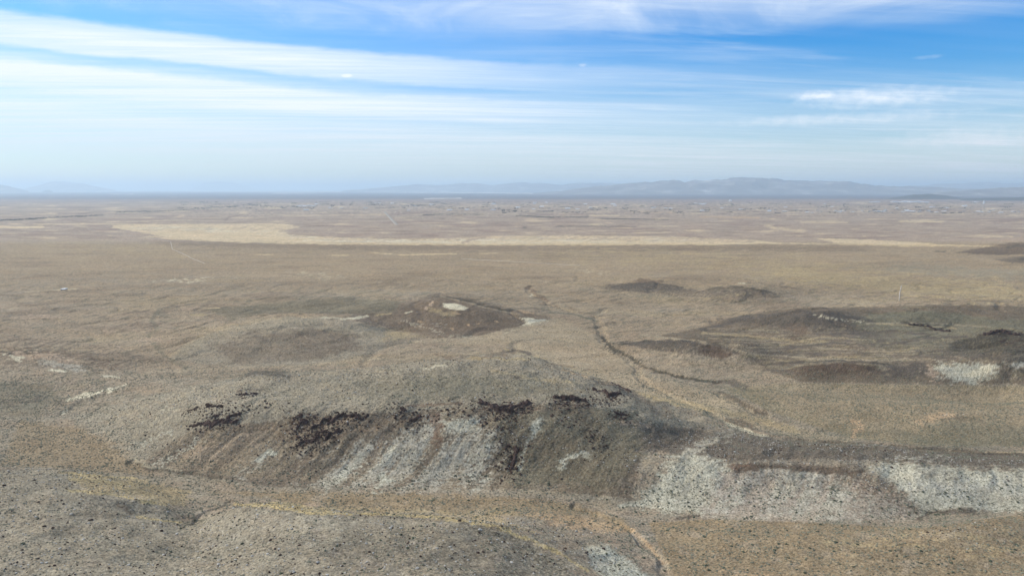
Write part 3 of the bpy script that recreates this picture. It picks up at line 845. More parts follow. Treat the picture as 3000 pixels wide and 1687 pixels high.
# ---- the long ridge
paint("hillg", [(330,1340),(200,1225),(350,1180),(600,1122),(780,1094),(1000,1084),(1150,1068),(1370,1041),(1510,1028),(1600,1054),(1800,1122),(1960,1189),(2080,1235),(1900,1260),(1860,1340),(1850,1488),(1750,1464),(1600,1440),(1200,1432),(800,1430),(480,1384)], 8, 2.0, 0.7, 0.8, 0.3, poly=True)
paint("face", [(420,1350),(560,1260),(900,1220),(1300,1200),(1700,1180),(1900,1250),(1850,1460),(1600,1438),(1200,1428),(800,1426),(520,1384)], 10, 2.0, 0.72, 0.8, 0.5, poly=True)
paint("valley", [(420,1350),(560,1260),(900,1220),(1300,1200),(1700,1180),(1900,1250),(1850,1460),(1200,1428),(520,1384)], 10, 2.0, 0.4, 0.8, 0.5, ("d", 3), poly=True)
paint("slate", [(1480,1190),(1700,1180),(1900,1230),(1960,1300),(1880,1330),(1850,1470),(1640,1436),(1500,1300)], 24, 2.0, 0.6, 0.8, 0.5, ("f", 2), poly=True)
paint("gg", [(300,1200),(600,1130),(1000,1100),(1350,1060),(1650,1110),(1560,1150),(1000,1180),(600,1210),(350,1300)], 60, 2.2, 0.55, 1.0, 0.6, poly=True)
paint("sage", [(1050,1140),(1300,1090),(1650,1120),(1750,1150),(1500,1165),(1150,1170)], 50, 2.2, 0.45, 1.0, 0.7, poly=True)
paint("valley", [(200,1300),(350,1215),(560,1148),(800,1108),(1000,1092),(1200,1078)], 16, 2.2, 0.6, 0.9, 0.6, ("f", 2))
paint("valley", [(320,1325),(420,1262),(520,1215),(650,1172)], 10, 2.0, 0.5, 0.9, 0.6, ("f", 2))
paint("cream", [(420,1235),(520,1190)], 22, 2.2, 0.3, 1.0, 0.7, ("f", 2))
paint("pink", [(200,1300),(450,1200),(700,1160)], 60, 2.4, 0.3, 1.0, 0.8, ("w", 2))
paint("brown", [(1290,1045),(1400,1048),(1500,1034)], 22, 2.2, 0.45, 0.9, 0.7)
paint("khaki", [(1370,1050),(1460,1050),(1540,1052)], 12, 2, 0.7, 0.9, 0.7)
paint("cream", [(1240,1080),(1300,1070)], 12, 2.2, 0.7, 0.9, 0.7)
paint("khaki", [(1440,1085),(1600,1115),(1700,1120)], 12, 2, 0.5, 0.9, 0.7)
paint("slate", [(1470,1030),(1510,1027),(1550,1034)], 10, 2, 0.7, 0.8, 0.6)
paint("slate", [(730,1095),(790,1090),(850,1102)], 18, 2, 0.55, 0.9, 0.6)
paint("slate", [(1500,1105),(1530,1112)], 20, 1.8, 0.6, 0.9, 0.8, ("f", 4))
paint("brown", [(500,1240),(640,1270),(800,1290),(950,1290),(1100,1280),(1250,1230),(1000,1220),(700,1240)], 45, 2.0, 0.55, 0.9, 0.7, ("f", 1.5), poly=True)
paint("sage", [(1450,1220),(1650,1200),(1850,1200),(1900,1300),(1800,1430),(1500,1420),(1450,1330)], 50, 1.8, 0.6, 0.9, 0.6, poly=True)
paint("dbrown", [(1430,1280),(1480,1250),(1650,1270),(1750,1330),(1820,1400),(1650,1400),(1540,1330)], 70, 1.6, 0.45, 1.0, 0.8, ("g", 3), poly=True)
paint("chalkb", [(1010,1310),(1280,1225),(1350,1240),(1480,1290),(1420,1430),(1000,1425),(900,1420)], 60, 1.6, 0.75, 1.0, 0.6, ("D", 2.2), poly=True)
paint("chalk", [(1300,1230),(1410,1225),(1400,1260),(1310,1270)], 26, 1.5, 0.8, 0.9, 0.6, poly=True)
paint("chalk", [(1430,1290),(1400,1350),(1390,1420)], 30, 1.2, 0.75, 0.9, 0.8, ("g", 3))
paint("chalk", [(1560,1235),(1590,1230),(1580,1262),(1545,1290)], 16, 1.2, 0.9, 0.8, 0.6, poly=True)
paint("chalk", [(1545,1290),(1530,1340),(1525,1370)], 8, 1.0, 0.7, 0.8, 0.5)
paint("chalk", [(1640,1370),(1665,1340),(1700,1325)], 16, 1.3, 0.8, 0.9, 0.7)
paint("chalk", [(1700,1325),(1730,1340)], 14, 1.3, 0.6, 0.9, 0.7)
paint("chalkb", [(850,1420),(870,1370),(900,1320)], 26, 1.2, 0.45, 0.9, 0.7, ("d", 3))
paint("chalk", [(1000,1400),(1040,1370),(1100,1300)], 22, 1.2, 0.7, 0.9, 0.7, ("d", 2.5))
paint("chalk", [(1110,1430),(1125,1400)], 22, 1.0, 0.85, 0.9, 0.7)
paint("chalk", [(1130,1350),(1150,1310)], 16, 1.0, 0.6, 0.9, 0.7, ("d", 3))
paint("chalk", [(950,1430),(1000,1400)], 22, 1.4, 0.6, 0.9, 0.7)
paint("chalk", [(760,1345),(780,1335),(800,1325)], 18, 1.4, 0.85, 0.9, 0.6)
paint("chalkb", [(700,1400),(760,1350)], 26, 1.4, 0.45, 0.9, 0.8, ("d", 2))
paint("chalk", [(465,1355),(520,1330),(580,1290)], 22, 1.5, 0.8, 0.9, 0.8, ("g", 3))
paint("chalk", [(400,1310),(440,1290),(500,1260)], 22, 1.6, 0.6, 0.9, 0.8, ("g", 3))
paint("pink", [(580,1340),(700,1290),(740,1270)], 60, 1.6, 0.5, 1.0, 0.8, ("d", 2.5))
paint("cream", [(395,1345),(440,1370),(520,1378)], 14, 1.8, 0.45, 0.9, 0.6)
paint("red", [(1270,1215),(1285,1250),(1280,1290)], 22, 1.0, 0.7, 0.9, 0.6)
paint("red", [(860,1370),(920,1335)], 18, 1.5, 0.5, 0.9, 0.6, ("d", 2))
paint("red", [(1470,1310),(1500,1330),(1540,1300)], 50, 1.2, 0.5, 1.0, 0.8, ("g", 3))
paint("rock", [(1512,1320),(1505,1350),(1495,1375)], 15, 1.1, 0.9, 0.8, 0.5)
paint("rock", [(1500,1310),(1525,1315)], 12, 1.2, 0.8, 0.8, 0.7)
paint("rock", [(1475,1375),(1480,1400),(1450,1420)], 26, 1.2, 0.6, 0.9, 0.8, ("g", 5))
paint("red", [(1350,1180),(1200,1190)], 10, 2, 0.6, 0.8, 0.7)
paint("rock", [(1440,1200),(1520,1230),(1490,1260)], 40, 1.4, 0.6, 0.9, 0.8, ("g", 6))
paint("rock", [(1640,1190),(1700,1220),(1740,1260),(1760,1300)], 40, 1.4, 0.5, 0.9, 0.8, ("g", 6))
paint("rock", [(870,1240),(960,1270),(900,1290)], 60, 1.7, 0.65, 0.9, 0.8, ("f", 5))
# a dark stony crest band below the upper bench
for pl, r_ in (([(570,1243),(600,1240)], 9), ([(610,1238),(690,1236)], 12), ([(700,1145),(750,1138)], 9), ([(610,1187),(650,1192)], 10), ([(660,1218),(700,1220)], 9),
               ([(545,1200),(575,1195)], 5), ([(860,1245),(900,1225)], 16), ([(900,1222),(990,1225)], 22), ([(1000,1225),(1070,1225)], 14), ([(880,1300),(930,1285)], 12),
               ([(1170,1190),(1180,1205)], 14), ([(1200,1225),(1240,1215)], 14), ([(1420,1192),(1560,1188)], 20), ([(1450,1205),(1530,1200)], 20), ([(1630,1175),(1700,1172)], 18),
               ([(1660,1185),(1720,1185)], 14), ([(1770,1160),(1810,1155)], 18), ([(1790,1165),(1840,1150)], 14), ([(1750,1122),(1800,1128),(1840,1145)], 7), ([(1800,1215),(1840,1222)], 12)):
    paint("rockl", pl, r_ * 1.2, 2.0, 0.75, 0.8, 0.9, ("g", 4.5))
paint("dbrown", [(1850,1150),(1900,1180),(1960,1215)], 30, 1.8, 0.4, 0.9, 0.7)
paint("pink", [(1810,1235),(1900,1250)], 16, 2, 0.6, 0.9, 0.8)
paint("dbrown", [(1720,1085),(1600,1060),(1640,1080)], 10, 1.8, 0.5, 0.9, 0.8, ("f", 3))
paint("sand", [(1650,1080),(1720,1105),(1800,1128)], 7, 1.8, 0.5, 0.9, 0.8)
paint("khaki", [(1870,1150),(1980,1185),(2080,1205)], 14, 2.4, 0.6, 0.9, 0.6)
paint("brown", [(2130,1230),(2180,1235),(2200,1255)], 20, 1.8, 0.7, 0.9, 0.6)
paint("cream", [(2130,1240),(2180,1260),(2250,1280)], 11, 1.9, 0.85, 0.8, 0.6)
paint("pink", [(2110,1240),(2130,1252)], 10, 2, 0.6, 0.8)
# ---- bluff: dark cap, pale screes
paint("slate", [(1900,1240),(2100,1265),(2300,1285),(2700,1310),(3450,1345),(3450,1385),(2700,1360),(2560,1350),(2350,1345),(2150,1350),(2090,1340),(1980,1330),(1880,1310)], 30, 2.0, 0.82, 0.9, 0.4, poly=True)
paint("chalkb", [(2010,1330),(2080,1290),(2120,1280)], 34, 1.6, 0.6, 1.0, 0.7)
paint("chalkb", [(2530,1345),(2650,1340),(2750,1345)], 36, 2.4, 0.55, 1.0, 0.6, ("f", 2))
paint("chalk", [(1960,1350),(2010,1330),(2090,1345),(2130,1370),(2080,1430),(2060,1500),(1990,1505),(1900,1490),(1850,1475),(1910,1430)], 24, 1.6, 0.85, 1.2, 0.8, poly=True)
paint("chalk", [(1820,1480),(1900,1478),(1980,1490)], 12, 2.2, 0.8, 0.9, 0.5)
paint("pinkl", [(2110,1385),(2200,1372),(2450,1390),(2620,1440),(2690,1522),(2300,1524),(2060,1508)], 20, 1.6, 0.8, 1.2, 0.7, poly=True)
paint("chalk", [(2080,1380),(2300,1375),(2500,1410),(2700,1510),(2300,1515),(2060,1505)], 30, 1.6, 0.6, 1.2, 0.8, ("D", 3), poly=True)
paint("brown", [(2100,1375),(2300,1370),(2600,1400),(2660,1480),(2500,1440),(2200,1410)], 30, 1.6, 0.6, 1.2, 0.8, ("g", 2.5), poly=True)
paint("chalkb", [(2170,1410),(2250,1380),(2400,1390)], 46, 1.4, 0.75, 1.0, 0.6, ("g", 3))
paint("chalkb", [(2250,1490),(2400,1500),(2500,1510)], 50, 1.6, 0.5, 1.0, 0.6, ("g", 3))
paint("brown", [(2480,1420),(2580,1440),(2640,1480)], 60, 1.5, 0.65, 1.0, 0.7, ("f", 2))
paint("dbrown", [(2150,1360),(2200,1355),(2300,1360),(2450,1368),(2540,1378),(2500,1395),(2400,1385),(2350,1378),(2250,1372),(2180,1385),(2150,1385)], 12, 1.8, 0.85, 0.9, 0.5, poly=True)
paint("red", [(2150,1370),(2200,1360)], 16, 1.5, 0.6, 0.9, 0.6)
paint("dbrown", [(2420,1385),(2560,1400)], 40, 1.6, 0.4, 1.0, 0.8, ("g", 3))
paint("chalk", [(2550,1362),(2620,1355),(2800,1370),(3450,1395),(3450,1508),(2900,1495),(2760,1490),(2700,1510),(2680,1470)], 20, 1.8, 0.86, 1.2, 0.7, poly=True)
paint("slate", [(1970,1345),(2100,1352),(2300,1362),(2560,1370),(2800,1385),(3450,1402)], 40, 1.8, 0.55, 1.2, 0.8, ("D", 3))
paint("chalkb", [(2700,1420),(2850,1440),(2950,1430)], 70, 2, 0.7, 1.0, 0.4)
paint("dark", [(2580,1352),(2640,1350)], 14, 2, 0.7, 0.9, 0.7, ("f", 4))
paint("slate", [(2850,1365),(2950,1372),(3450,1385)], 20, 2, 0.6, 0.9, 0.6, ("f", 3))
paint("slate", [(2690,1520),(2730,1500),(2760,1500),(2850,1495)], 14, 1.8, 0.8, 0.8, 0.5)
paint("slate", [(1985,1518),(2040,1510)], 12, 1.6, 0.8, 0.8, 0.5)
paint("chalk", [(2700,1510),(2710,1500)], 8, 1.2, 0.6, 0.8, 0.3)
# ---- foreground flats
paint("hillg", [(-500,1380),(150,1376),(280,1392),(420,1428),(540,1530),(700,1484),(950,1508),(1250,1522),(1400,1534),(1560,1592),(1700,1700),(-500,1700)], 6, 2.0, 0.75, 0.8, 0.3, poly=True)
paint("slate", [(1050,1515),(1250,1524),(1400,1540),(1560,1600),(1660,1700),(900,1700),(1000,1600)], 40, 1.8, 0.35, 1.0, 0.6, ("m", 1.5), poly=True)
paint("mound", [(620,1440),(850,1440),(1200,1445),(1600,1460),(1830,1520),(1860,1560),(1500,1510),(900,1490),(800,1460)], 22, 2.0, 0.9, 0.8, 0.4, poly=True)
paint("sand", [(1550,1500),(1700,1520),(1830,1545),(1800,1560),(1650,1545)], 34, 1.8, 0.8, 1.0, 0.5, poly=True)
paint("khaki", [(1380,1505),(1500,1500)], 40, 2.4, 0.4, 1.0, 0.5)
paint("mound", [(1900,1530),(2100,1520),(2700,1545),(2950,1510),(3450,1520),(3450,1700),(1980,1700)], 8, 2.0, 0.92, 0.8, 0.3, poly=True)
paint("khaki", [(2500,1600),(2800,1590),(3450,1610)], 120, 2.4, 0.55, 1.0, 0.6, ("m", 2))
paint("sage", [(2680,1687),(2800,1670),(3000,1680)], 60, 2.2, 0.5, 1.0, 0.6, ("f", 2))
paint("sand", [(2120,1687),(2300,1690)], 40, 2.4, 0.5, 1.0, 0.6)
paint("tan", [(80,1240),(300,1270),(420,1370),(350,1370),(180,1340)], 40, 2, 0.7, 1.0, 0.5, poly=True)
paint("slate", [(390,1370),(470,1375),(560,1385)], 11, 1.8, 0.75, 0.8, 0.6)
paint("yel", [(690,1478),(800,1482),(860,1495),(940,1505),(1000,1503),(1100,1505),(1250,1512)], 13, 2.2, 0.95, 0.9, 0.5)
paint("yel", [(720,1476),(800,1468),(860,1474),(950,1490),(990,1502),(900,1500),(800,1488)], 8, 2.2, 0.8, 0.9, 0.5, poly=True)
paint("khaki", [(900,1490),(1100,1492),(1300,1500),(1450,1520),(1560,1560)], 20, 2.2, 0.6, 0.9, 0.5)
paint("pink", [(900,1478),(930,1476)], 18, 2, 0.7, 0.9, 0.5)
paint("yel", [(1250,1512),(1400,1530),(1480,1550),(1560,1585),(1640,1620)], 16, 1.9, 0.95, 0.9, 0.5)
paint("yel", [(1640,1620),(1720,1670)], 8, 1.9, 0.8, 0.9, 0.5)
paint("dark", [(1050,1508),(1150,1513),(1250,1522)], 8, 2.2, 0.6, 0.8, 0.8, ("f", 3))
paint("dark", [(1360,1540),(1450,1560),(1540,1605),(1620,1650),(1660,1690)], 34, 1.7, 0.75, 0.9, 0.8, ("g", 3))
paint("slate", [(1300,1580),(1400,1640),(1500,1670)], 110, 1.6, 0.5, 1.0, 0.8, ("f", 2))
paint("dark", [(1480,1687),(1520,1680)], 40, 1.6, 0.5, 1.0, 0.8, ("f", 3))
paint("chalk", [(1715,1605),(1760,1592),(1840,1635),(1920,1700),(1790,1710),(1735,1655)], 16, 1.5, 0.95, 0.9, 0.6, poly=True)
paint("pink", [(1780,1570),(1860,1620),(1910,1660)], 40, 1.8, 0.6, 1.0, 0.6)
paint("sand", [(1850,1545),(1860,1560),(1900,1595),(1940,1650)], 9, 1.2, 0.65, 0.8, 0.4)
paint("slate", [(1600,1520),(1700,1560),(1800,1580)], 40, 2, 0.45, 1.0, 0.7, ("f", 3))
paint("gg", [(0,1560),(400,1600),(900,1590),(1200,1560)], 220, 2, 0.4, 1.0, 0.6, ("m", 2))
paint("chalkb", [(650,1600),(800,1540),(1000,1540)], 140, 2, 0.22, 1.0, 0.6, ("f", 2))
paint("slate", [(1000,1640),(1150,1620),(1250,1650)], 130, 1.8, 0.4, 1.0, 0.8, ("f", 2))
paint("khaki", [(160,1372),(400,1402),(560,1440),(545,1482),(430,1472),(250,1432)], 20, 2.2, 0.75, 1.0, 0.6, poly=True)
paint("mound", [(60,1235),(250,1255),(380,1352),(440,1392),(330,1385),(150,1368),(0,1362)], 16, 2.2, 0.7, 0.9, 0.5, poly=True)
paint("yel", [(340,1450),(420,1462),(480,1480)], 10, 2.4, 0.7, 0.9, 0.5)
paint("yel", [(210,1385),(300,1395),(400,1400)], 7, 2, 0.8, 0.9, 0.4)
paint("yel", [(200,1435),(300,1445),(400,1460),(450,1475)], 12, 2.2, 0.7, 0.9, 0.6)
paint("yel", [(230,1400),(380,1420)], 24, 2.2, 0.4, 1.0, 0.6)
paint("yel", [(400,1512),(460,1522),(530,1530)], 8, 2, 0.85, 0.8, 0.3)
paint("dbrown", [(350,1475),(370,1495),(385,1500)], 14, 1.6, 0.6, 0.9, 0.7)
paint("dark", [(245,1405),(290,1415)], 13, 2, 0.7, 0.9, 0.8, ("g", 3))
paint("slate", [(60,1540),(140,1525),(240,1520)], 36, 2.2, 0.45, 1.0, 0.8, ("f", 3))
# mesas
paint("dbrown", [(2800,740),(2880,725),(2950,712),(3450,695),(3450,745),(2900,747)], 10, 2.4, 0.75, 0.8, 0.4, poly=True)
paint("slate", [(2910,760),(3000,750),(3450,752),(3450,775),(2960,770)], 10, 2.4, 0.75, 0.8, 0.4, poly=True)
paint("dark", [(2960,722),(3450,715)], 12, 2.4, 0.6, 0.8, 0.6)
paint("dark", [(2990,758),(3450,760)], 12, 2.0, 0.7, 0.8, 0.6)
paint("dark", [(2745,736),(2765,737)], 9, 2.4, 0.75, 0.8, 0.4)

plz = smooth((V - 713) / 3) * smooth((960 - V) / 200)
COLR *= 1 - plz[..., None] * np.array([0.03, 0.055, 0.12])
nrz = smooth((V - 1380) / 80)
mixc(0.20 * nrz * smooth(n2(22, 1.0, 351) * 3 - 0.3), C["slate"])
mixc(0.28 * nrz * smooth(n2(30, 1.0, 361) * 3 - 0.3), C["pinkl"])
# grain: patchy brush and stones down to the size of one grid cell
cell = fbm(SS * 330, LN * 330, 2, 301)
cell2 = fbm(SS * 620, LN * 620, 2, 311)
lum = COLR.mean(-1)
dist_k = smooth((V - 600) / 500)
amp = 0.20 + 0.16 * dist_k
g = 0.985 + amp * (cell * 0.9 + cell2 * 0.8) + 0.12 * n_fin + 0.17 * n_mid + 0.20 * n_big * smooth((V - 700) / 60)
g = g + (0.06 + 0.04 * dist_k) * RNG.normal(0, 1, GX.shape) + amp * 0.25 * PEB
spk = smooth((cell2 + 0.5 * cell - 0.42) * 4) * smooth((V - 820) / 300)
g = g * (1 - 0.30 * spk)
COLR *= np.clip(g, 0.35, 1.7)[..., None]
tint = n2(26, 0.8, 321)
COLR[..., 0] *= 1 + 0.045 * tint
COLR[..., 2] *= 1 - 0.040 * tint + 0.03 * n_mid
ALB = np.array([0.89, 0.822, 0.712])
COLR = np.clip(COLR * ALB, 0.015, 0.85)
tick("paint ready")


# ------------------------------------------------------------------ ground materials
def mat_base(name):
    m = bpy.data.materials.new(name)
    m.use_nodes = True
    t = m.node_tree
    b = t.nodes["Principled BSDF"]
    b.inputs["Roughness"].default_value = 1.0
    b.inputs["Specular IOR Level"].default_value = 0.1
    return m, t, b


gm, gt, gb = mat_base("desert_soil")
G = NT(gt)
at = N(gt, "ShaderNodeAttribute", attribute_name="soil")
tc = N(gt, "ShaderNodeTexCoord")
ob = tc.outputs["Object"]
sp1 = G.noise(ob, 0.75, 5.0, 0.7)
sp2 = G.noise(ob, 0.11, 4.0, 0.6)
vo = N(gt, "ShaderNodeTexVoronoi")
vo.inputs["Scale"].default_value = 0.55
gt.links.new(ob, vo.inputs["Vector"])
v1 = G.sstep(vo.outputs["Distance"], 0.12, 0.5)
k1 = G.m("ADD", 0.66, G.m("MULTIPLY", G.sstep(sp1, 0.36, 0.64), 0.62))
k2 = G.m("ADD", 0.86, G.m("MULTIPLY", sp2, 0.28))
k3 = G.m("ADD", 0.86, G.m("MULTIPLY", v1, 0.16))
kk = G.m("MULTIPLY", G.m("MULTIPLY", k1, k2), k3)
vm = N(gt, "ShaderNodeVectorMath", operation="SCALE")
gt.links.new(at.outputs["Color"], vm.inputs[0])
gt.links.new(kk, vm.inputs["Scale"])
gt.links.new(vm.outputs[0], gb.inputs["Base Color"])
bp = N(gt, "ShaderNodeBump")
bp.inputs["Strength"].default_value = 0.8
bp.inputs["Distance"].default_value = 0.5
gt.links.new(G.noise(ob, 0.55, 4.0, 0.65), bp.inputs["Height"])
gt.links.new(bp.outputs[0], gb.inputs["Normal"])


def inpoly(pts, u, v):
    pts = np.array(pts, float)
    ins = np.zeros(u.shape, bool)
    n = len(pts)
    for i in range(n):
        x1, y1 = pts[i]
        x2, y2 = pts[(i + 1) % n]
        ins ^= ((y1 > v) != (y2 > v)) & (u < (x2 - x1) * (v - y1) / (y2 - y1 + 1e-9) + x1)
    return ins


# vertex normals of the whole sheet, so that hills split off it shade without seams
tx = np.gradient(GX, axis=0); ty_ = np.zeros_like(GX); tz = np.gradient(GZ, axis=0)
bxx = np.gradient(GX, axis=1); byy = np.gradient(GY, axis=1); bz = np.gradient(GZ, axis=1)
NX = ty_ * bz - tz * byy
NY = tz * bxx - tx * bz
NZ = tx * byy - ty_ * bxx
nl = np.sqrt(NX ** 2 + NY ** 2 + NZ ** 2) + 1e-9
NRM = np.stack([NX / nl, NY / nl, NZ / nl], -1).reshape(-1, 3)

quad_i, quad_j = np.meshgrid(np.arange(nS - 1), np.arange(nY - 1), indexing="ij")
q0 = (quad_i * nY + quad_j).ravel()
QUADS = np.stack([q0, q0 + nY, q0 + nY + 1, q0 + 1], -1)
uc = U.ravel()[QUADS].mean(1)
vc = V.ravel()[QUADS].mean(1)
yc = GY.ravel()[QUADS].mean(1)
REG = np.zeros(len(QUADS), int)
REGIONS = [
 ("playa", "pale golden dry lake bed beyond the brush plain", [(-200,655),(330,655),(700,652),(830,652),(1330,696),(1950,690),(2400,693),(2820,716),(2400,720),(1000,717),(560,706),(400,690),(150,672),(-200,675)], 2000, 9000),
 ("mesa", "dark layered mesa at the right edge of the plain", [(2790,744),(2880,722),(3000,700),(3300,650),(3600,700),(3300,748),(3000,749)], 2400, 5000),
 ("mesa", "low dark mesa in front of the layered one", [(2905,764),(2940,754),(3300,735),(3400,790),(3010,780)], 1900, 2600),
 ("hill", "brown hill with a cream patch just under its top", [(1000,930),(1100,895),(1200,878),(1290,864),(1360,870),(1640,940),(1510,968),(1400,996),(1300,994),(1140,965)], 900, 1560),
 ("hill", "rounded hill with a rocky tan top left of the cream patched one", [(500,1065),(540,1000),(650,958),(850,922),(1000,930),(1140,965),(1100,1045),(900,1066),(700,1076)], 850, 1300),
 ("hill", "low grey hill on the plain with a small dark cap", [(1750,850),(1910,810),(2080,845),(2000,884),(1850,875)], 1200, 2050),
 ("hill", "low dark hill with a white speck at its top", [(2080,845),(2200,836),(2340,860),(2250,890),(2000,884)], 1200, 1950),
 ("hill", "dark hill with a white curved streak on its flank", [(2130,965),(2250,912),(2320,904),(2430,907),(2560,925),(2560,975),(2300,1000)], 900, 1500),
 ("hill", "broad green grey hill behind the black peak", [(2560,925),(2700,896),(2900,925),(3300,920),(3300,960),(2930,965),(2800,985),(2560,985)], 900, 1500),
 ("hill", "dark rocky hill with a blackish peak at the right edge", [(2640,1050),(2700,985),(2800,985),(2930,962),(3300,975),(3300,1045),(2900,1045)], 700, 1100),
 ("hill", "dark rounded mound beside the dry wash", [(1780,1008),(1900,990),(2080,1002),(2200,1036),(2130,1070),(1950,1062)], 700, 1050),
 ("hill", "dark brown flat topped mound left of the chalky slope", [(2280,1090),(2350,1068),(2450,1060),(2610,1075),(2610,1122),(2450,1118),(2300,1112)], 600, 850),
 ("hill", "slope with a pale chalky patch below the black peak", [(2610,1122),(2640,1055),(2740,1055),(3000,1055),(3300,1060),(3300,1140),(2850,1128)], 600, 850),
 ("ridge", "long grey ridge with white scree streaks and dark rocks", [(300,1330),(180,1215),(350,1175),(600,1118),(780,1090),(1000,1080),(1150,1064),(1370,1037),(1510,1024),(1600,1050),(1800,1118),(1960,1185),(2080,1228),(1900,1240),(1860,1340),(1850,1492),(1750,1466),(1600,1442),(1200,1434),(800,1432),(480,1388),(380,1352)], 330, 745),
 ("bluff", "pale bluff with white screes under a dark slope", [(1860,1340),(1900,1240),(2080,1228),(2300,1278),(2700,1318),(3400,1350),(3400,1520),(3000,1510),(2900,1497),(2720,1502),(2600,1532),(2300,1527),(2050,1514),(1880,1490)], 310, 560),
 ("hill", "foreground hill with yellow grass along its crest", [(560,1540),(640,1500),(700,1478),(800,1474),(950,1498),(1250,1512),(1400,1522),(1560,1570),(1900,1720),(1900,3000),(500,3000),(560,1620)], 0, 345),
 ("hill", "foreground hillside dotted with dark bushes at the left", [(-700,1380),(0,1368),(150,1371),(280,1386),(400,1420),(500,1475),(560,1540),(560,1620),(500,3000),(-1500,3000),(-1500,1380)], 0, 470),
]
for k, (nm, lb, poly, y0, y1) in enumerate(REGIONS):
    inp = inpoly(poly, uc, vc) & (yc > max(y0, 170)) & (yc < y1) & (REG == 0)
    REG[inp] = k + 1

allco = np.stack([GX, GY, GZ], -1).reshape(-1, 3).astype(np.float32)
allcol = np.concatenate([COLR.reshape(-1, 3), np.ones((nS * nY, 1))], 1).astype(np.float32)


def sheet(name, quads, label):
    used = np.unique(quads)
    remap = np.full(nS * nY, -1, np.int64)
    remap[used] = np.arange(len(used))
    q = remap[quads].astype(np.int32)
    me = bpy.data.meshes.new(name)
    me.vertices.add(len(used))
    me.vertices.foreach_set("co", allco[used].ravel())
    me.loops.add(q.size)
    me.loops.foreach_set("vertex_index", q.ravel())
    me.polygons.add(len(q))
    me.polygons.foreach_set("loop_start", np.arange(0, q.size, 4, dtype=np.int32))
    me.polygons.foreach_set("use_smooth", np.ones(len(q), bool))
    me.update()
    a = me.color_attributes.new("soil", "FLOAT_COLOR", "POINT")
    a.data.foreach_set("color", allcol[used].ravel())
    me.materials.append(gm)
    if name != "ground":
        me.normals_split_custom_set_from_vertices(NRM[used].astype(np.float32))
    o = bpy.data.objects.new(name, me)
    COL.objects.link(o)
    o["kind"] = "structure"
    o["label"] = label
    return o


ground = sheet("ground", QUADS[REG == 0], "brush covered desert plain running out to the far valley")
for k, (nm, lb, poly, y0, y1) in enumerate(REGIONS):
    q = QUADS[REG == k + 1]
    if len(q) > 20:
        sheet(nm, q, lb)
tick("ground ready")


# ------------------------------------------------------------------ distant mountains: their own relief standing on the valley floor
mm, mt_, mb_ = mat_base("mountain_rock")
M_ = NT(mt_)
tcm = N(mt_, "ShaderNodeTexCoord")
mn = M_.noise(tcm.outputs["Object"], 0.0009, 6.0, 0.62)
mcol = M_.ramp(mn, [(0.30, (0.12, 0.10, 0.085, 1)), (0.5, (0.20, 0.17, 0.14, 1)), (0.60, (0.30, 0.26, 0.22, 1)), (0.70, (0.50, 0.45, 0.40, 1))])
mt_.links.new(mcol, mb_.inputs["Base Color"])
mm2, mt2, mb2 = mat_base("dark_butte_rock")
mb2.inputs["Base Color"].default_value = (0.07, 0.065, 0.055, 1)


def mountains(name, label, prof, Yf, depth, mat, nz=0.22, seed=1):
    """prof: pixel u, pixel v of the skyline; the massif stands from Yf to Yf+depth"""
    pu = np.array([p[0] for p in prof], float)
    pv = np.array([p[1] for p in prof], float)
    ns, nd = 420, 46
    uu = np.linspace(pu[0], pu[-1], ns)
    tt = np.linspace(0, 1, nd)
    Yc = Yf + depth * 0.5
    s = (uu - CU) / FPX / (math.cos(PITCH) - (570 - CV) / FPX * math.sin(PITCH))
    hz = ZC - Yc * tdep(np.interp(uu, pu, pv))
    hz = np.maximum(hz, 0)
    hz = hz + 0.06 * hz.max() * fbm(uu / 26.0, uu * 0, 4, seed + 5) * (hz > hz.max() * 0.1)
    X = s[:, None] * (Yf + depth * tt[None, :])
    Yy = np.broadcast_to(Yf + depth * tt[None, :], X.shape)
    shape = np.sin(np.pi * np.clip(tt, 0, 1)) ** 0.9
    rid = 1 - np.abs(fbm(X / (depth * 0.28), Yy / (depth * 0.28), 5, seed)) * 2
    Z = hz[:, None] * np.clip(shape[None, :] * (1 - nz) + nz * rid * shape[None, :] * 1.05, 0, 1.02) * 1.02 - 3
    Z[:, 0] = -3
    Z[:, -1] = -3
    Z[0, :] = -3
    Z[-1, :] = -3
    me = bpy.data.meshes.new(name)
    co = np.stack([X, Yy, Z], -1).reshape(-1, 3).astype(np.float32)
    ii, jj = np.meshgrid(np.arange(ns - 1), np.arange(nd - 1), indexing="ij")
    q0_ = (ii * nd + jj).ravel()
    q = np.stack([q0_, q0_ + nd, q0_ + nd + 1, q0_ + 1], -1).astype(np.int32)
    me.vertices.add(len(co)); me.vertices.foreach_set("co", co.ravel())
    me.loops.add(q.size); me.loops.foreach_set("vertex_index", q.ravel())
    me.polygons.add(len(q)); me.polygons.foreach_set("loop_start", np.arange(0, q.size, 4, dtype=np.int32))
    me.polygons.foreach_set("use_smooth", np.ones(len(q), bool))
    me.update()
    me.materials.append(mat)
    o = bpy.data.objects.new(name, me)
    COL.objects.link(o)
    o["kind"] = "structure"
    o["label"] = label
    return o


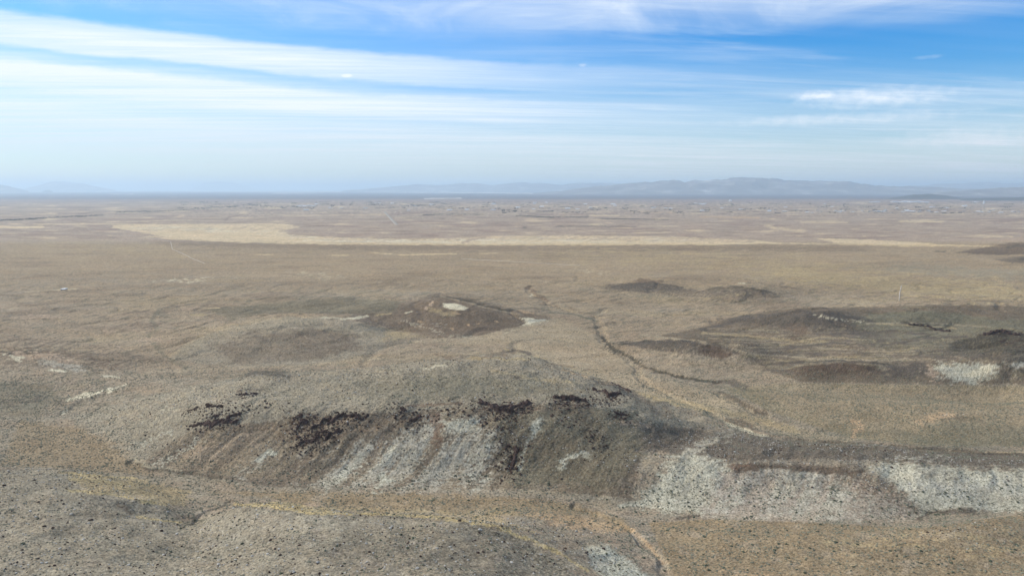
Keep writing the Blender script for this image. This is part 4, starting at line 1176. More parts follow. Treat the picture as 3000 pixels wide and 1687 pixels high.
mountains("mountain_range", "hazy blue mountain range with pale slopes across the right horizon",
          [(1560,566),(1640,560),(1700,551),(1760,544),(1850,537),(1930,532),(1990,527),(2020,525),(2036,520),(2050,525),(2070,527),(2110,526),(2150,520),(2210,522),(2265,523),(2300,529),(2370,531),(2480,532),(2520,537),(2560,543),(2620,545),(2720,547),(2800,552),(2900,556),(3100,566)], 30000, 9000, mm, 0.45, 3)
mountains("mountain_range", "pale far range fading out left of the main mountains",
          [(1000,559),(1080,553),(1160,546),(1220,540),(1290,543),(1350,536),(1400,537),(1420,541),(1450,542),(1490,536),(1540,534),(1560,537),(1600,536),(1640,541),(1690,536),(1760,536),(1800,537),(1850,538),(1930,545),(2100,560)], 50000, 9000, mm, 0.35, 13)
mountains("mountain_range", "fainter far ridge behind the right end of the range",
          [(2500,560),(2650,545),(2800,536),(2870,533),(2950,537),(3050,534),(3200,540),(3400,560)], 52000, 9000, mm, 0.3, 23)
mountains("mountain_range", "pale bare slopes standing low before the right end of the range",
          [(2680,572),(2760,562),(2860,555),(2960,548),(3060,548),(3250,552),(3400,572)], 23000, 4000, mm, 0.3, 33)
mountains("mountain", "single pale blue mountain beyond the salt flat at the left",
          [(60,557),(90,549),(125,541),(140,535),(160,532),(200,533),(240,537),(270,543),(310,552),(340,557)], 60000, 7000, mm, 0.2, 43)
mountains("mountain", "blue shoulder of a mountain cut by the left edge",
          [(-400,557),(-200,520),(-60,534),(0,541),(30,545),(60,553),(85,559)], 42000, 6000, mm, 0.2, 53)
mountains("mountain", "barely visible pale mountain above the salt flat",
          [(560,557),(600,536),(650,532),(690,536),(760,557)], 95000, 8000, mm, 0.2, 63)
mountains("butte", "low dark blue butte in front of the mountain range",
          [(2590,583),(2640,575),(2680,570),(2720,568),(2760,571),(2800,577),(2840,583)], 16500, 1500, mm2, 0.2, 73)
mountains("butte", "second low dark butte near the right edge",
          [(2812,586),(2830,581),(2880,580),(2950,579),(3010,577),(3100,580),(3200,586)], 14500, 1300, mm2, 0.2, 83)
mountains("butte", "tiny dark butte at the end of the left shoulder",
          [(125,560),(135,557),(145,556),(155,560)], 44000, 2000, mm2, 0.2, 93)


# ------------------------------------------------------------------ helpers for small meshes
def simple_mat(name, c1, c2=None, scale=1.0, rough=0.9):
    m, t, b = mat_base(name)
    b.inputs["Roughness"].default_value = rough
    if c2 is None:
        c2 = tuple(x * 0.75 for x in c1)
    T = NT(t)
    tcc = N(t, "ShaderNodeTexCoord")
    f = T.sstep(T.noise(tcc.outputs["Object"], scale, 4.0, 0.6), 0.3, 0.7)
    oi = N(t, "ShaderNodeObjectInfo")
    rv = T.m("ADD", 0.75, T.m("MULTIPLY", oi.outputs["Random"], 0.5))
    c = T.mix(f, (*c1, 1), (*c2, 1))
    v = N(t, "ShaderNodeVectorMath", operation="SCALE")
    t.links.new(c, v.inputs[0])
    t.links.new(rv, v.inputs["Scale"])
    t.links.new(v.outputs[0], b.inputs["Base Color"])
    return m


M_sage = simple_mat("sagebrush_leaf", (0.17, 0.17, 0.115), (0.23, 0.22, 0.155), 2.0)
M_dkbush = simple_mat("greasewood_leaf", (0.070, 0.080, 0.050), (0.10, 0.108, 0.07), 2.0)
M_dry = simple_mat("dry_brush", (0.20, 0.175, 0.125), (0.28, 0.25, 0.18), 2.0)
M_rock = simple_mat("basalt", (0.046, 0.029, 0.023), (0.095, 0.064, 0.050), 0.5)
M_stone = simple_mat("pale_stone", (0.46, 0.43, 0.37), (0.32, 0.30, 0.25), 1.0)
M_tree = simple_mat("cottonwood_crown", (0.085, 0.080, 0.060), (0.13, 0.115, 0.085), 0.2)
M_trunk = simple_mat("bark", (0.12, 0.10, 0.08))
M_white = simple_mat("white_panel", (0.80, 0.80, 0.78), (0.74, 0.74, 0.72), 0.3, 0.5)
M_wall = simple_mat("pale_wall", (0.55, 0.52, 0.46), (0.48, 0.45, 0.40), 0.3)
M_roofd = simple_mat("shingle_roof", (0.22, 0.20, 0.19))
M_glass = simple_mat("window_glass", (0.05, 0.06, 0.08), (0.04, 0.05, 0.06), 1.0, 0.2)
M_dirt = simple_mat("graded_dirt", (0.46, 0.39, 0.30), (0.40, 0.34, 0.26), 0.05)
M_metal = simple_mat("grey_metal", (0.35, 0.36, 0.38), (0.30, 0.31, 0.33), 1.0, 0.5)


def mesh_from(name, verts, faces, mats, smooth_=False, mi=None):
    me = bpy.data.meshes.new(name)
    me.from_pydata([tuple(map(float, v)) for v in verts], [], [tuple(map(int, f)) for f in faces])
    for m in (mats if isinstance(mats, list) else [mats]):
        me.materials.append(m)
    if smooth_:
        me.polygons.foreach_set("use_smooth", [True] * len(me.polygons))
    me.update()
    return me


def ico(sub=1):
    import bmesh
    bm = bmesh.new()
    bmesh.ops.create_icosphere(bm, subdivisions=sub, radius=1.0)
    v = np.array([p.co[:] for p in bm.verts])
    f = np.array([[x.index for x in q.verts] for q in bm.faces])
    bm.free()
    return v, f


IV1, IF1 = ico(1)
IV2, IF2 = ico(2)


def bush_mesh(name, mat, seed, lobes=4, fine=False):
    """a low clump of several ragged lobes growing into one another, with spiky twig tips"""
    r = np.random.default_rng(seed)
    V_, F_, off = [], [], 0
    bv, bf = (IV2, IF2) if fine else (IV1, IF1)
    for i in range(lobes):
        a = r.uniform(0, 6.28)
        d = r.uniform(0.0, 0.42) if i else 0
        c = np.array([math.cos(a) * d, math.sin(a) * d, r.uniform(0.12, 0.26)])
        sz = np.array([r.uniform(0.28, 0.46), r.uniform(0.28, 0.46), r.uniform(0.26, 0.42)])
        jit = 1 + r.uniform(-0.28, 0.34, len(bv))
        v = bv * sz * jit[:, None] + c
        v[:, 2] = np.maximum(v[:, 2], -0.06)
        V_.append(v)
        F_.append(bf + off)
        off += len(v)
    return mesh_from(name, np.vstack(V_), np.vstack(F_), mat)


def rock_mesh(name, mat, seed):
    r = np.random.default_rng(seed)
    v = IV1 * np.array([r.uniform(0.4, 0.6), r.uniform(0.35, 0.5), r.uniform(0.25, 0.4)]) * (1 + r.uniform(-0.25, 0.25, len(IV1)))[:, None]
    v[:, 2] += 0.12
    return mesh_from(name, v, IF1, mat)


def tree_mesh(name, mat, seed):
    r = np.random.default_rng(seed)
    V_, F_, off = [], [], 0
    for i in range(6):
        a = r.uniform(0, 6.28)
        d = r.uniform(0, 0.3)
        c = np.array([math.cos(a) * d, math.sin(a) * d, r.uniform(0.4, 0.8)])
        v = IV1 * r.uniform(0.18, 0.3) * (1 + r.uniform(-0.3, 0.3, len(IV1)))[:, None] + c
        V_.append(v); F_.append(IF1 + off); off += len(v)
    tv = np.array([(-.03, -.03, 0), (.03, -.03, 0), (.03, .03, 0), (-.03, .03, 0), (0, 0, .6)])
    V_.append(tv); F_.append(np.array([(0, 1, 4), (1, 2, 4), (2, 3, 4), (3, 0, 4)]) + off)
    return mesh_from(name, np.vstack(V_), np.vstack(F_), mat)


def scatter(name, label, protos, pts, scl, rot, category=None):
    """many small copies of a few meshes as one uncountable ground cover"""
    coll = bpy.data.collections.new(name + "_sources")
    for i, me in enumerate(protos):
        coll.objects.link(bpy.data.objects.new(name + "_source", me))
    me = bpy.data.meshes.new(name)
    me.vertices.add(len(pts))
    me.vertices.foreach_set("co", np.asarray(pts, np.float32).ravel())
    a = me.attributes.new("size", "FLOAT_VECTOR", "POINT")
    a.data.foreach_set("vector", np.asarray(scl, np.float32).ravel())
    a = me.attributes.new("turn", "FLOAT", "POINT")
    a.data.foreach_set("value", np.asarray(rot, np.float32))
    me.update()
    o = bpy.data.objects.new(name, me)
    COL.objects.link(o)
    ng = bpy.data.node_groups.new(name + "_scatter", "GeometryNodeTree")
    ng.interface.new_socket("Geometry", in_out="INPUT", socket_type="NodeSocketGeometry")
    ng.interface.new_socket("Geometry", in_out="OUTPUT", socket_type="NodeSocketGeometry")
    gi, go = ng.nodes.new("NodeGroupInput"), ng.nodes.new("NodeGroupOutput")
    ci = ng.nodes.new("GeometryNodeCollectionInfo")
    ci.inputs["Collection"].default_value = coll
    ci.inputs["Separate Children"].default_value = True
    ci.inputs["Reset Children"].default_value = True
    ip = ng.nodes.new("GeometryNodeInstanceOnPoints")
    ip.inputs["Pick Instance"].default_value = True
    na = ng.nodes.new("GeometryNodeInputNamedAttribute"); na.data_type = "FLOAT_VECTOR"; na.inputs[0].default_value = "size"
    nb = ng.nodes.new("GeometryNodeInputNamedAttribute"); nb.data_type = "FLOAT"; nb.inputs[0].default_value = "turn"
    cx = ng.nodes.new("ShaderNodeCombineXYZ")
    L = ng.links.new
    L(gi.outputs[0], ip.inputs["Points"]); L(ci.outputs[0], ip.inputs["Instance"])
    L(na.outputs[0], ip.inputs["Scale"]); L(nb.outputs[0], cx.inputs[2]); L(cx.outputs[0], ip.inputs["Rotation"])
    rnd = ng.nodes.new("FunctionNodeRandomValue"); rnd.data_type = "INT"
    rnd.inputs[4].default_value = 0; rnd.inputs[5].default_value = len(protos) - 1
    L(rnd.outputs[2], ip.inputs["Instance Index"])
    L(ip.outputs[0], go.inputs[0])
    md = o.modifiers.new("scatter", "NODES")
    md.node_group = ng
    o["kind"] = "stuff"
    o["label"] = label
    return o


def gridval(arr, X, Y):
    """sample a per-vertex field of the sheet at ground points"""
    i = np.clip(np.searchsorted(S_, X / Y) , 0, nS - 1)
    j = np.clip(np.searchsorted(Y_, Y), 0, nY - 1)
    return arr[i, j]


def scatter_points(n, y0, y1, smax=0.86):
    Y = np.sqrt(RNG.uniform(y0 ** 2, y1 ** 2, n))
    X = RNG.uniform(-smax, smax, n) * Y
    return X, Y


def lift(X, Y, sink=0.05):
    return np.stack([X, Y, height(X, Y) - sink], -1)


# ------------------------------------------------------------------ brush
def dens_field(X, Y):
    a = fbm(X / 26.0, Y / 26.0, 3, 401)
    b = fbm(X / 6.0, Y / 6.0, 2, 411)
    return a, b


lumG = COLR.mean(-1)
X, Y = scatter_points(520000, 200, 760)
a, b = dens_field(X, Y)
lg = gridval(lumG, X, Y)
hz = dev(X / Y, Y)
flat = smooth((9 - np.abs(hz)) / 5)
pr = 0.26 + 0.60 * a + 0.5 * b
pr = pr * (1 - 0.45 * smooth((lg - 0.42) / 0.12)) + 0.10 * flat + 0.35 * smooth((lg - 0.40) / 0.1)
pr *= np.interp(Y, [200, 400, 640, 760], [0.62, 0.55, 0.42, 0.12])
keep = RNG.uniform(0, 1, len(X)) < pr
X, Y, lg, flat = X[keep], Y[keep], lg[keep], flat[keep]
sz = RNG.lognormal(0, 0.33, len(X)) * (0.47 + 0.20 * flat) * np.interp(Y, [200, 760], [0.92, 1.25])
sz = np.clip(sz, 0.25, 1.1)
dark = RNG.uniform(0, 1, len(X)) < (0.13 + 0.6 * smooth((lg - 0.4) / 0.1))
sage_m = [bush_mesh("sagebrush_clump", M_sage, i) for i in range(5)]
dark_m = [bush_mesh("greasewood_clump", M_dkbush, 20 + i) for i in range(5)]
dry_m = [bush_mesh("dry_clump", M_dry, 40 + i, 3) for i in range(4)]


def put(name, label, protos, X, Y, sz, zs=0.75, sink=0.04):
    p = lift(X, Y, sink)
    sc = np.stack([sz, sz * RNG.uniform(0.8, 1.2, len(sz)), sz * zs * RNG.uniform(0.8, 1.2, len(sz))], -1)
    return scatter(name, label, protos, p, sc, RNG.uniform(0, 6.28, len(sz)))


# the bushes that show largest stand as individuals, the rest as ground cover
score = sz / Y * np.where(dark, 1.25, 0.8)
uu_, vv_ = project(X, Y, height(X, Y))
inview = (uu_ > 15) & (uu_ < 2985) & (vv_ < 1680)
score = np.where(inview & dark, score, 0)
order = np.argsort(-score)
single = np.zeros(len(X), bool)
single[order[:280]] = True
put("sagebrush", "low grey green sagebrush covering the hills and flats", sage_m, X[~dark], Y[~dark], sz[~dark])
m_ = dark & ~single
put("greasewood", "dark green bushes dotted over slopes and flats", dark_m, X[m_], Y[m_], sz[m_] * 0.92, 0.8)
fine_m = [bush_mesh("desert_shrub", M_dkbush, 60 + i, 5, True) for i in range(6)]
bi = np.where(single)[0]
bz_ = height(X[bi], Y[bi])
bu, bv_ = project(X[bi], Y[bi], bz_)
ZONES = [  # pixel box, label, group
 (0, 560, 1380, 1700, "dark round bush on the grey left foreground hillside", "bushes on the left foreground hillside"),
 (560, 1160, 1490, 1700, "dark bush on the left half of the hill under the yellow grass crest", "bushes on the middle foreground hill, left half"),
 (1160, 1700, 1515, 1700, "dark bush among the blackish clumps at the right end of the foreground hill", "bushes on the middle foreground hill, right end"),
 (1700, 1960, 1540, 1700, "bush on or beside the chalky wash at the bottom centre", "bushes by the bottom chalky wash"),
 (1960, 2500, 1520, 1700, "green bush on the left half of the tan flat below the pale bluff", "bushes on the flat below the bluff, left half"),
 (2500, 3001, 1510, 1700, "green bush on the right half of the tan flat below the pale bluff", "bushes on the flat below the bluff, right half"),
 (1840, 2110, 1300, 1520, "dark bush standing out on the left white scree of the bluff", "bushes on the left white scree"),
 (2110, 2640, 1300, 1525, "dark bush on the pinkish middle slope of the bluff", "bushes on the middle of the bluff"),
 (2640, 3001, 1300, 1515, "dark bush standing out on the right white scree of the bluff", "bushes on the right white scree"),
 (300, 1840, 1100, 1435, "dark bush on the streaked face of the long ridge", "bushes on the long ridge"),
 (560, 1960, 1430, 1540, "bush on the sandy valley floor below the long ridge", "bushes on the sandy valley floor"),
]
for k, i in enumerate(bi):
    o = bpy.data.objects.new("desert_shrub", fine_m[k % 6])
    COL.objects.link(o)
    o.location = (X[i], Y[i], bz_[k] - 0.05)
    s = sz[i] * 1.1
    o.scale = (s, s * random.uniform(0.85, 1.15), s * random.uniform(0.7, 0.9))
    o.rotation_euler = (0, 0, random.uniform(0, 6.28))
    u_, v_ = bu[k], bv_[k]
    lb_, gr_ = "dark bush on the brushy plain away from the hills", "bushes on the open plain"
    for (x0_, x1_, y0_, y1_, l_, g_) in ZONES:
        if x0_ <= u_ < x1_ and y0_ <= v_ < y1_:
            lb_, gr_ = l_, g_
            break
    o["label"], o["group"] = lb_, gr_
    o["category"] = "bush"

# farther brush, more open
X2, Y2 = scatter_points(300000, 600, 1900, 0.84)
a2, b2 = dens_field(X2, Y2)
pr2 = (0.38 + 0.6 * a2 + 0.4 * b2) * np.interp(Y2, [600, 760, 1200, 1900], [0.15, 0.8, 0.7, 0.3])
lg2 = gridval(lumG, X2, Y2)
pr2 *= 1 - 0.8 * smooth((lg2 - 0.42) / 0.1)
k2_ = RNG.uniform(0, 1, len(X2)) < pr2
X2, Y2 = X2[k2_], Y2[k2_]
put("distant_brush", "sparse brush over the middle distance plain and low hills", sage_m[:3] + dark_m[:2], X2, Y2, np.clip(RNG.lognormal(-0.12, 0.3, len(X2)), 0.5, 2.2), 0.6)
# dry tufts near
X3, Y3 = scatter_points(60000, 200, 520)
k3_ = RNG.uniform(0, 1, len(X3)) < 0.45 + 0.5 * fbm(X3 / 15.0, Y3 / 15.0, 3, 431)
put("dry_grass", "straw coloured tufts between the bushes", dry_m, X3[k3_], Y3[k3_], RNG.uniform(0.3, 0.7, k3_.sum()), 0.6)
# stones
X4, Y4 = scatter_points(110000, 200, 560)
h4 = dev(X4 / Y4, Y4)
k4_ = RNG.uniform(0, 1, len(X4)) < (0.24 + 0.5 * fbm(X4 / 20.0, Y4 / 20.0, 3, 441)) * smooth((np.abs(h4) - 3) / 6)
stone_m = [rock_mesh("stone", M_stone, i) for i in range(3)] + [rock_mesh("stone", M_rock, 9 + i) for i in range(2)]
put("stones", "loose pale and dark stones strewn over the hillsides", stone_m, X4[k4_], Y4[k4_], np.clip(RNG.lognormal(-0.6, 0.4, k4_.sum()), 0.3, 1.6), 0.9, 0.0)
tick("brush", len(X), len(X2))


# ------------------------------------------------------------------ dark rock outcrops: each one a ragged crag rising through the soil
def outcrop(label, line, half_px, hgt, seed, k=2.0, dens=0.0):
    """line in photograph pixels; half_px half thickness across"""
    half_px = half_px * 0.62
    pl = np.array(line, float)
    pad = half_px * 1.4
    w = world_line([(pl[:, 0].min() - pad, pl[:, 1].max() + pad / k), (pl[:, 0].max() + pad, pl[:, 1].min() - pad / k)])
    wl = world_line(line)
    hw = half_px * wl[:, 1].mean() / FPX
    x0, x1 = wl[:, 0].min() - hw * 1.6, wl[:, 0].max() + hw * 1.6
    y0, y1 = wl[:, 1].min() - hw * 2.6, wl[:, 1].max() + hw * 2.6
    step = max(0.42, min(0.9, (x1 - x0) / 90))
    nx, ny = int((x1 - x0) / step) + 2, int((y1 - y0) / step) + 2
    xs, ys = np.meshgrid(np.linspace(x0, x1, nx), np.linspace(y0, y1, ny), indexing="ij")
    g0 = height(xs, ys)
    d = pdist(xs + 2.0 * vnoise(xs / 5, ys / 5, seed), ys + 2.5 * vnoise(xs / 5, ys / 5, seed + 1), wl)
    m = 1 - d / (hw * 1.5)
    n = fbm(xs / 4.2, ys / 4.2, 4, seed + 2, 0.6)
    blk = np.round((fbm(xs / 2.4 + 9, ys / 2.4, 3, seed + 3) + n) * 4) / 4
    up = hgt * (smooth(m * 1.6) * 0.75 - 0.22 + dens) + hgt * 0.85 * n + 0.4 * blk
    up = np.where(m < 0, up + m * hgt * 2.5, up)
    up = np.clip(up, -1.0, hgt * 1.25)
    z = g0 + up
    keep = up > -0.85
    idx = -np.ones(xs.shape, int)
    fk = keep[:-1, :-1] | keep[1:, :-1] | keep[:-1, 1:] | keep[1:, 1:]
    # keep only the largest connected crag
    lab = np.zeros(fk.shape, int)
    cur, best, bestn = 0, 0, 0
    for a_ in range(fk.shape[0]):
        for b_ in range(fk.shape[1]):
            if fk[a_, b_] and lab[a_, b_] == 0:
                cur += 1
                st = [(a_, b_)]
                lab[a_, b_] = cur
                cnt = 0
                while st:
                    p_, q_ = st.pop()
                    cnt += 1
                    for e_, f_ in ((p_ + 1, q_), (p_ - 1, q_), (p_, q_ + 1), (p_, q_ - 1)):
                        if 0 <= e_ < fk.shape[0] and 0 <= f_ < fk.shape[1] and fk[e_, f_] and lab[e_, f_] == 0:
                            lab[e_, f_] = cur
                            st.append((e_, f_))
                if cnt > bestn:
                    best, bestn = cur, cnt
    verts, faces = [], []
    for a_, b_ in zip(*np.where(lab == best)):
        f = []
        for (c_, e_) in ((a_, b_), (a_ + 1, b_), (a_ + 1, b_ + 1), (a_, b_ + 1)):
            if idx[c_, e_] < 0:
                idx[c_, e_] = len(verts)
                verts.append((xs[c_, e_], ys[c_, e_], z[c_, e_]))
            f.append(idx[c_, e_])
        faces.append(f)
    if not faces:
        return
    ct = np.mean(verts, axis=0)
    me = mesh_from("rock_outcrop", np.array(verts) - ct, faces, M_rock)
    o = bpy.data.objects.new("rock_outcrop", me)
    o.location = ct
    COL.objects.link(o)
    o["label"] = label
    o["category"] = "rock outcrop"
    o["group"] = "dark rock outcrops on the long ridge"


OUT = [
 ("thin dark rock sliver highest on the left shoulder of the ridge", [(702,1160),(725,1156),(750,1150)], 5, 1.6, .05),
 ("narrow dark rock streak farthest left on the ridge slope", [(548,1200),(578,1195)], 4, 1.4, .05),
 ("forked dark rock patch above the cluster of small streaks", [(605,1188),(620,1194),(648,1188)], 6, 1.8, .05),
 ("small dark rock lens below the forked patch", [(626,1217),(645,1213)], 5, 1.6, .05),
 ("dark rock wedge at the right of the left streak cluster", [(668,1222),(690,1218),(706,1214)], 7, 1.8, .05),
 ("long low dark rock band at the left end of the ridge rim", [(568,1248),(620,1243),(660,1238),(692,1236)], 7, 2.2, .06),
 ("slanting reddish black rock rib at the left of the large broken band", [(868,1256),(882,1246),(895,1236)], 7, 2.2, .08),
 ("thin black sliver left of the slanting reddish rib", [(870,1228),(884,1220)], 4, 1.6, .05),
 ("long slanting black rib in the middle of the broken band", [(915,1252),(940,1238),(968,1222)], 6, 2.2, .06),
 ("upper black rib of the broken band, nearest the grey bench", [(962,1240),(985,1226),(1005,1212)], 6, 2.2, .06),
 ("level black rock shelf at the right of the broken band", [(1010,1222),(1040,1222),(1072,1226)], 6, 2.0, .05),
 ("black rock knot below the middle of the broken band", [(955,1284),(975,1270),(1000,1262)], 6, 2.0, .05),
 ("low black rock rib at the bottom left of the broken band", [(880,1300),(905,1292),(930,1286)], 6, 1.8, .04),
 ("short black rock block by the upper ridge centre", [(1172,1195),(1186,1204)], 8, 2.0, .06),
 ("squat reddish rock block at the left of the brown chute", [(1205,1225),(1235,1216)], 8, 2.0, .04),
 ("broken dark crag line directly above the white scree chutes", [(1410,1184),(1470,1196),(1510,1192),(1552,1184)], 11, 2.4, .06),
 ("scattered black crag under the crest right of the white scree", [(1455,1202),(1500,1208)], 11, 2.2, .04),
 ("solid black crag with a flat top on the ridge rim", [(1625,1170),(1660,1172),(1712,1178)], 9, 2.6, .12),
 ("broken black crag at the right end of the ridge rim", [(1745,1158),(1785,1160),(1815,1156)], 10, 2.4, .06),
 ("curved black rock edge on the right skyline spur of the ridge", [(1765,1120),(1800,1126),(1830,1138),(1848,1150)], 5, 1.8, .08),
 ("dark red rock blade on the right flank of the ridge", [(1800,1214),(1835,1222)], 6, 1.8, .06),
 ("small dark rock ledge near the ridge summit", [(1585,1062),(1605,1072),(1625,1084)], 4, 1.6, .05),
 ("dark rock gash low between two white scree chutes", [(1512,1322),(1505,1350),(1498,1372)], 9, 1.6, .08),
]
for i, (lb, ln, hp, hg, dn) in enumerate(OUT):
    outcrop(lb, ln, hp, hg, 500 + i * 7, dens=dn)
# black crags of the right hand hills
outcrop("black rocky crest on the peak at the right edge", [(2890,978),(2935,970),(2980,980)], 8, 4.0, 700, dens=.05)
outcrop("low black rock bands on the slope behind the peak", [(2665,953),(2720,957),(2780,966)], 6, 3.0, 710, dens=.04)

# loose dark blocks below the rim
rx_, ry_, rs_ = [], [], []
for ln, n in (([(560,1246),(620,1240),(700,1236)], 110), ([(640,1180),(700,1190),(760,1192),(840,1200)], 110), ([(840,1250),(920,1236),(1000,1228),(1080,1224)], 110), ([(1080,1222),(1200,1215),(1340,1196),(1420,1190)], 170),
              ([(1400,1200),(1480,1205),(1560,1196)], 210), ([(1600,1185),(1680,1188),(1760,1180),(1830,1170)], 230), ([(1450,1250),(1480,1300),(1490,1380)], 170), ([(1620,1230),(1720,1260),(1780,1320)], 130), ([(880,1290),(960,1280)], 300)):
    wl = world_line(ln)
    t = RNG.uniform(0, len(wl) - 1, n)
    i0 = np.minimum(t.astype(int), len(wl) - 2)
    p = wl[i0] + (wl[i0 + 1] - wl[i0]) * (t - i0)[:, None]
    nn = vnoise(p[:, 0] / 9.0, p[:, 1] / 9.0, 611) * 8
    rx_ += list(p[:, 0] + RNG.normal(0, 4, n))
    ry_ += list(p[:, 1] + nn + RNG.normal(0, 5, n))
    rs_ += list(np.clip(RNG.lognormal(-0.1, 0.5, n), 0.3, 2.4))
for (lb, ln, hp, hg, dn) in OUT:
    wl = world_line(ln)
    n = int(20 + 8 * hp)
    t = RNG.uniform(0, len(wl) - 1, n)
    i0 = np.minimum(t.astype(int), len(wl) - 2)
    p = wl[i0] + (wl[i0 + 1] - wl[i0]) * (t - i0)[:, None]
    spread = hp * wl[:, 1].mean() / FPX * 2.4
    rx_ += list(p[:, 0] + RNG.normal(0, spread, n))
    ry_ += list(p[:, 1] + RNG.normal(-spread * 0.6, spread * 1.3, n))
    rs_ += list(np.clip(RNG.lognormal(-0.15, 0.45, n), 0.3, 2.2))
put("rubble", "dark basalt blocks fallen below the rim rocks", [rock_mesh("block", M_rock, 30 + i) for i in range(5)], np.array(rx_), np.array(ry_), np.array(rs_), 0.9, 0.0)


# ------------------------------------------------------------------ dirt roads: thin graded strips laid on the ground
def road(label, line, width, lift_=0.35):
    w = world_line(line)
    pts = []
    for i in range(len(w) - 1):
        n = max(2, int(np.hypot(*(w[i + 1] - w[i])) / 12))
        for t in np.linspace(0, 1, n, endpoint=False):
            pts.append(w[i] + (w[i + 1] - w[i]) * t)
    pts.append(w[-1])
    p = np.array(pts)
    t = np.gradient(p, axis=0)
    t /= np.linalg.norm(t, axis=1)[:, None] + 1e-9
    nrm = np.stack([-t[:, 1], t[:, 0]], -1)
    L_, R_ = p + nrm * width / 2, p - nrm * width / 2
    zl, zr = height(L_[:, 0], L_[:, 1]), height(R_[:, 0], R_[:, 1])
    z = np.maximum(zl, zr) + lift_
    rows = np.stack([np.c_[L_, zl - 0.3], np.c_[L_ * 0.97 + R_ * 0.03, z], np.c_[R_ * 0.97 + L_ * 0.03, z], np.c_[R_, zr - 0.3]], 1).reshape(-1, 3)
    f = []
    for i in range(len(p) - 1):
        for k in range(3):
            f.append((4 * i + k, 4 * i + k + 1, 4 * i + k + 5, 4 * i + k + 4))
    me = mesh_from("dirt_road", rows, [q[::-1] for q in f], M_dirt, True)
    o = bpy.data.objects.new("dirt_road", me)
    COL.objects.link(o)
    o["kind"] = "structure"
    o["label"] = label


road("pale dirt road crossing the valley beyond the playa", [(1126,620),(1145,640),(1163,659)], 26)
road("faint track winding down the left plain", [(500,708),(505,730),(540,745),(562,757),(600,772)], 2.5)
road("curved track along the near edge of the golden flat", [(275,665),(258,672),(290,680),(350,687),(430,695),(500,708)], 4)
road("short straight track on the right plain", [(2641,838),(2636,856),(2634,880)], 2)
road("thin track crossing the plain below the playa", [(1350,758),(1500,766),(1700,778)], 4)

# ------------------------------------------------------------------ buildings
def box(x0, x1, y0, y1, z0, z1):
    v = [(x0, y0, z0), (x1, y0, z0), (x1, y1, z0), (x0, y1, z0), (x0, y0, z1), (x1, y0, z1), (x1, y1, z1), (x0, y1, z1)]
    f = [(0, 3, 2, 1), (4, 5, 6, 7), (0, 1, 5, 4), (1, 2, 6, 5), (2, 3, 7, 6), (3, 0, 4, 7)]
    return v, f


def gable(L_, Wd, h0, h1, ov=0.4, th=0.25):
    l, w = L_ / 2 + ov, Wd / 2 + ov
    v = [(-l, -w, h0), (l, -w, h0), (l, 0, h1), (-l, 0, h1), (l, w, h0), (-l, w, h0),
         (-l, -w, h0 - th), (l, -w, h0 - th), (l, 0, h1 - th), (-l, 0, h1 - th), (l, w, h0 - th), (-l, w, h0 - th)]
    f = [(0, 1, 2, 3), (3, 2, 4, 5), (6, 9, 8, 7), (9, 11, 10, 8), (0, 6, 7, 1), (5, 4, 10, 11), (0, 3, 9, 6), (3, 5, 11, 9), (1, 7, 8, 2), (2, 8, 10, 4)]
    return v, f


def place(u_, v_, h=0.0):
    (x, y), = world_line([(u_, v_)])
    return x, y, float(height(np.array([x]), np.array([y]))[0])


def empty(name, loc, rz, label, cat, group=None):
    o = bpy.data.objects.new(name, None)
    COL.objects.link(o)
    o.location = loc
    o.rotation_euler = (0, 0, rz)
    o["label"] = label
    o["category"] = cat
    if group:
        o["group"] = group
    return o


def part(name, me, parent):
    o = bpy.data.objects.new(name, me)
    COL.objects.link(o)
    o.parent = parent
    return o


# white trailer on the left plain
x, y, z = place(188, 851)
tr = empty("trailer", (x, y, z), math.radians(2), "small white trailer standing alone on the left plain", "trailer")
part("wall", mesh_from("wall", *box(-4.4, 4.4, -6.4, 6.4, 0.5, 2.5), M_metal), tr)
part("roof", mesh_from("roof", *box(-4.7, 4.7, -6.8, 6.8, 2.5, 2.8), M_white), tr)
part("door", mesh_from("door", *box(1.0, 1.9, -6.46, -6.38, 0.55, 2.3), M_wall), tr)
for wx in (-3.2, -1.2, 3.0):
    part("window", mesh_from("window", *box(wx - 0.45, wx + 0.45, -6.45, -6.38, 1.4, 2.1), M_glass), tr)
part("skirt", mesh_from("skirt", *box(-4.2, 4.2, -6.2, 6.2, -0.4, 0.5), M_roofd), tr)


def building_proto(L_, Wd, H, rise, wallm, roofm, name="farm_building"):
    return (mesh_from("wall", *box(-L_ / 2, L_ / 2, -Wd / 2, Wd / 2, -0.5, H), wallm), mesh_from("roof", *gable(L_, Wd, H + 0.05, H + rise), roofm))


P_barn = building_proto(60, 24, 7, 4, M_white, M_white)
P_ware = building_proto(120, 45, 10, 4, M_white, M_white)
P_house = building_proto(24, 13, 4, 3, M_wall, M_roofd)
P_shed = building_proto(40, 16, 5, 3, M_wall, M_white)


def building(name, proto, u_, v_, rz, label, cat, group, sc=1.0):
    x, y, z = place(u_, v_)
    e = empty(name, (x, y, z), rz, label, cat, group)
    e.scale = (sc, sc, sc)
    part("wall", proto[0], e)
    part("roof", proto[1], e)


